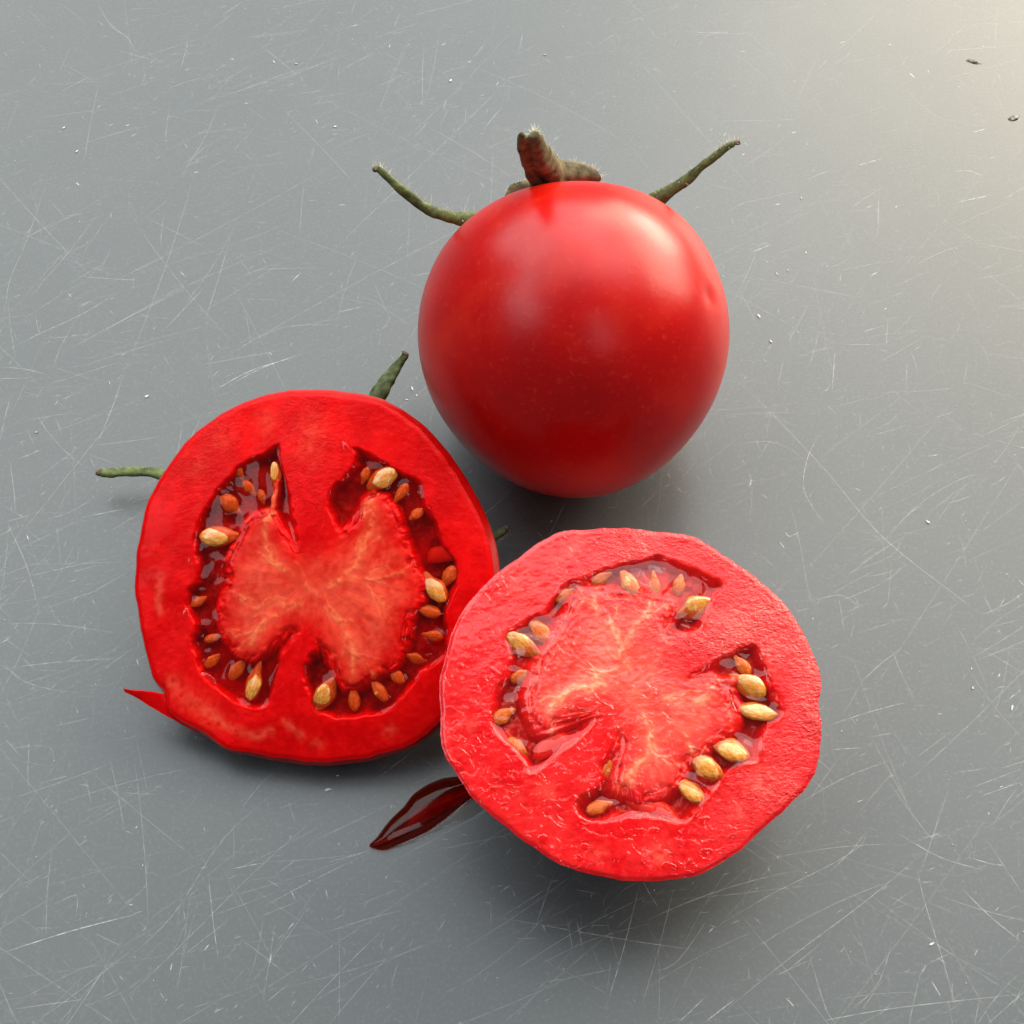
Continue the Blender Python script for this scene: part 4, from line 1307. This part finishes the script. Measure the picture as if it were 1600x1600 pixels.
def droplets(P, Z, k, T, base, spots, mat):
    L_ = LA if P is PA else LB
    for q, (x, y, a, b, ang) in enumerate(spots):
        f_ = random.uniform(0.4, 1.2)
        a, b = a * f_, b * f_
        c = Z([(x, y)])[0]
        n, m = 20, 6
        v, f = [], []
        t0 = math.radians(ang)
        for j in range(m):
            s = math.cos(j / (m - 1) * math.pi / 2)
            hh = math.sin(j / (m - 1) * math.pi / 2)
            for i in range(n):
                th = 2 * math.pi * i / n
                rr = 1 + 0.12 * math.sin(2 * th + q) + 0.08 * math.sin(3 * th + 2 * q)
                lx, ly = a * k * s * rr * math.cos(th), b * k * s * rr * math.sin(th)
                p = c + np.array([lx * math.cos(t0) - ly * math.sin(t0), lx * math.sin(t0) + ly * math.cos(t0)])
                v.append(P.xyz(p, L_(p[None])[0] - 0.006 + 0.24 * min(a, b) * k * hh)[0])
        for j in range(m - 1):
            for i in range(n):
                i2 = (i + 1) % n
                f.append((j * n + i, j * n + i2, (j + 1) * n + i2, (j + 1) * n + i))
        link("juice_bead", make_mesh("juice_bead", np.array(v), f, mat, True, None, None, base), T)


M_BEAD = mat_gel("juice_bead_clear", (0.95, 0.55, 0.52), 0.05, 0.05)
spB = [(165, 985, 62, 26, -55), (330, 1130, 26, 16, 20), (290, 1070, 20, 16, 0), (236, 1060, 12, 9, 0), (640, 1290, 20, 14, 10), (800, 1300, 28, 18, 40), (860, 1350, 24, 18, 0), (960, 1365, 26, 16, -20),
       (1040, 1350, 20, 14, 30), (760, 1345, 22, 16, 60), (620, 1335, 26, 14, -30), (480, 1260, 26, 16, -35), (440, 1200, 18, 12, 10), (1100, 1310, 20, 13, 0), (560, 1230, 16, 12, 0), (1200, 1250, 18, 12, 30),
       (210, 500, 24, 14, 40), (470, 190, 26, 14, 25), (400, 230, 20, 12, 30), (1090, 1190, 34, 26, 0), (900, 1230, 26, 18, 0), (830, 1230, 20, 15, 40), (700, 1270, 16, 12, 0), (1000, 1290, 15, 11, 0)]
droplets(PB, ZB, kB, TB, baseB, spB, M_BEAD)
droplets(PA, ZA, kA, TA, baseA, [(355, 985, 20, 14, 60), (375, 790, 18, 34, 0), (440, 1215, 34, 16, -35), (935, 385, 26, 12, -50)], M_BEAD)


# ---------------------------------------------------------------- juice drop on the table
def build_juice():
    def q(pts):
        return np.array([on_height(540 + x * 0.1625, 1150 + y * 0.1625, 0.0)[:2] for x, y in pts])
    drop = catmull(q([(228, 1055), (300, 1092), (390, 1096), (480, 1060), (600, 1005), (760, 935), (880, 860), (1000, 770), (1130, 660), (1300, 540), (1330, 420), (1200, 380), (1080, 392), (950, 408), (800, 465), (650, 565),
                      (560, 680), (460, 775), (380, 865), (300, 975)]), 5, True)
    film = catmull(q([(420, 1090), (560, 1060), (700, 1010), (830, 950), (960, 880), (1100, 830), (1210, 790), (1330, 680), (1380, 520), (1200, 560), (1000, 720), (800, 880), (600, 990), (450, 1050)]), 5, True)
    pulp = catmull(q([(250, 1055), (330, 1060), (480, 1000), (700, 880), (950, 740), (1200, 600), (1280, 480), (1080, 530), (900, 600), (720, 690), (620, 760), (560, 870), (450, 950), (330, 1020)]), 5, True)
    org = np.array([*drop.mean(0), 0.0])
    T = thing("juice_drop", org, "dark red pointed streak of tomato juice on the table between the two halves", "juice")
    for name, poly, H, w, mat, z0 in (("liquid", drop, 0.20, 0.42, M_JUICE, 0.005), ("thin_film", film, 0.025, 0.12, M_FILM, 0.0045), ("pulp", pulp, 0.07, 0.25, M_PULP, 0.006)):
        st = 0.018
        lo_, hi_ = poly.min(0) - 0.05, poly.max(0) + 0.05
        nx, ny = int((hi_[0] - lo_[0]) / st) + 1, int((hi_[1] - lo_[1]) / st) + 1
        gx, gy = np.meshgrid(lo_[0] + st * np.arange(nx), lo_[1] + st * np.arange(ny), indexing='ij')
        gp = np.column_stack([gx.ravel(), gy.ravel()])
        d = sdf(gp, poly)
        e = np.clip(d / w, 0, 1)
        z = z0 + H * np.sqrt(np.clip(1 - (1 - e) ** 2, 0, 1)) * (1 + 0.05 * fbm(gp, 1.5, 7, 1))
        # pull the outermost ring of vertices on to the outline so the edge is clean
        kk = (d > -st * 0.9).reshape(nx, ny)
        cell = kk[:-1, :-1] & kk[1:, :-1] & kk[1:, 1:] & kk[:-1, 1:]
        I, J = np.nonzero(cell)
        quads = np.column_stack([I * ny + J, (I + 1) * ny + J, (I + 1) * ny + J + 1, I * ny + J + 1])
        used = np.unique(quads)
        ids = -np.ones(len(gp), int)
        ids[used] = np.arange(len(used))
        V = np.column_stack([gp[used], z[used]])
        out_ = d[used] < 0
        if out_.any():
            pts = V[out_][:, :2]
            dense = catmull(poly, 2, True)
            nn = np.argmin(((pts[:, None] - dense[None]) ** 2).sum(2), axis=1)
            V[out_, :2] = dense[nn]
        link(name, make_mesh(name, V, ids[quads], mat, True, None, None, org), T)


build_juice()
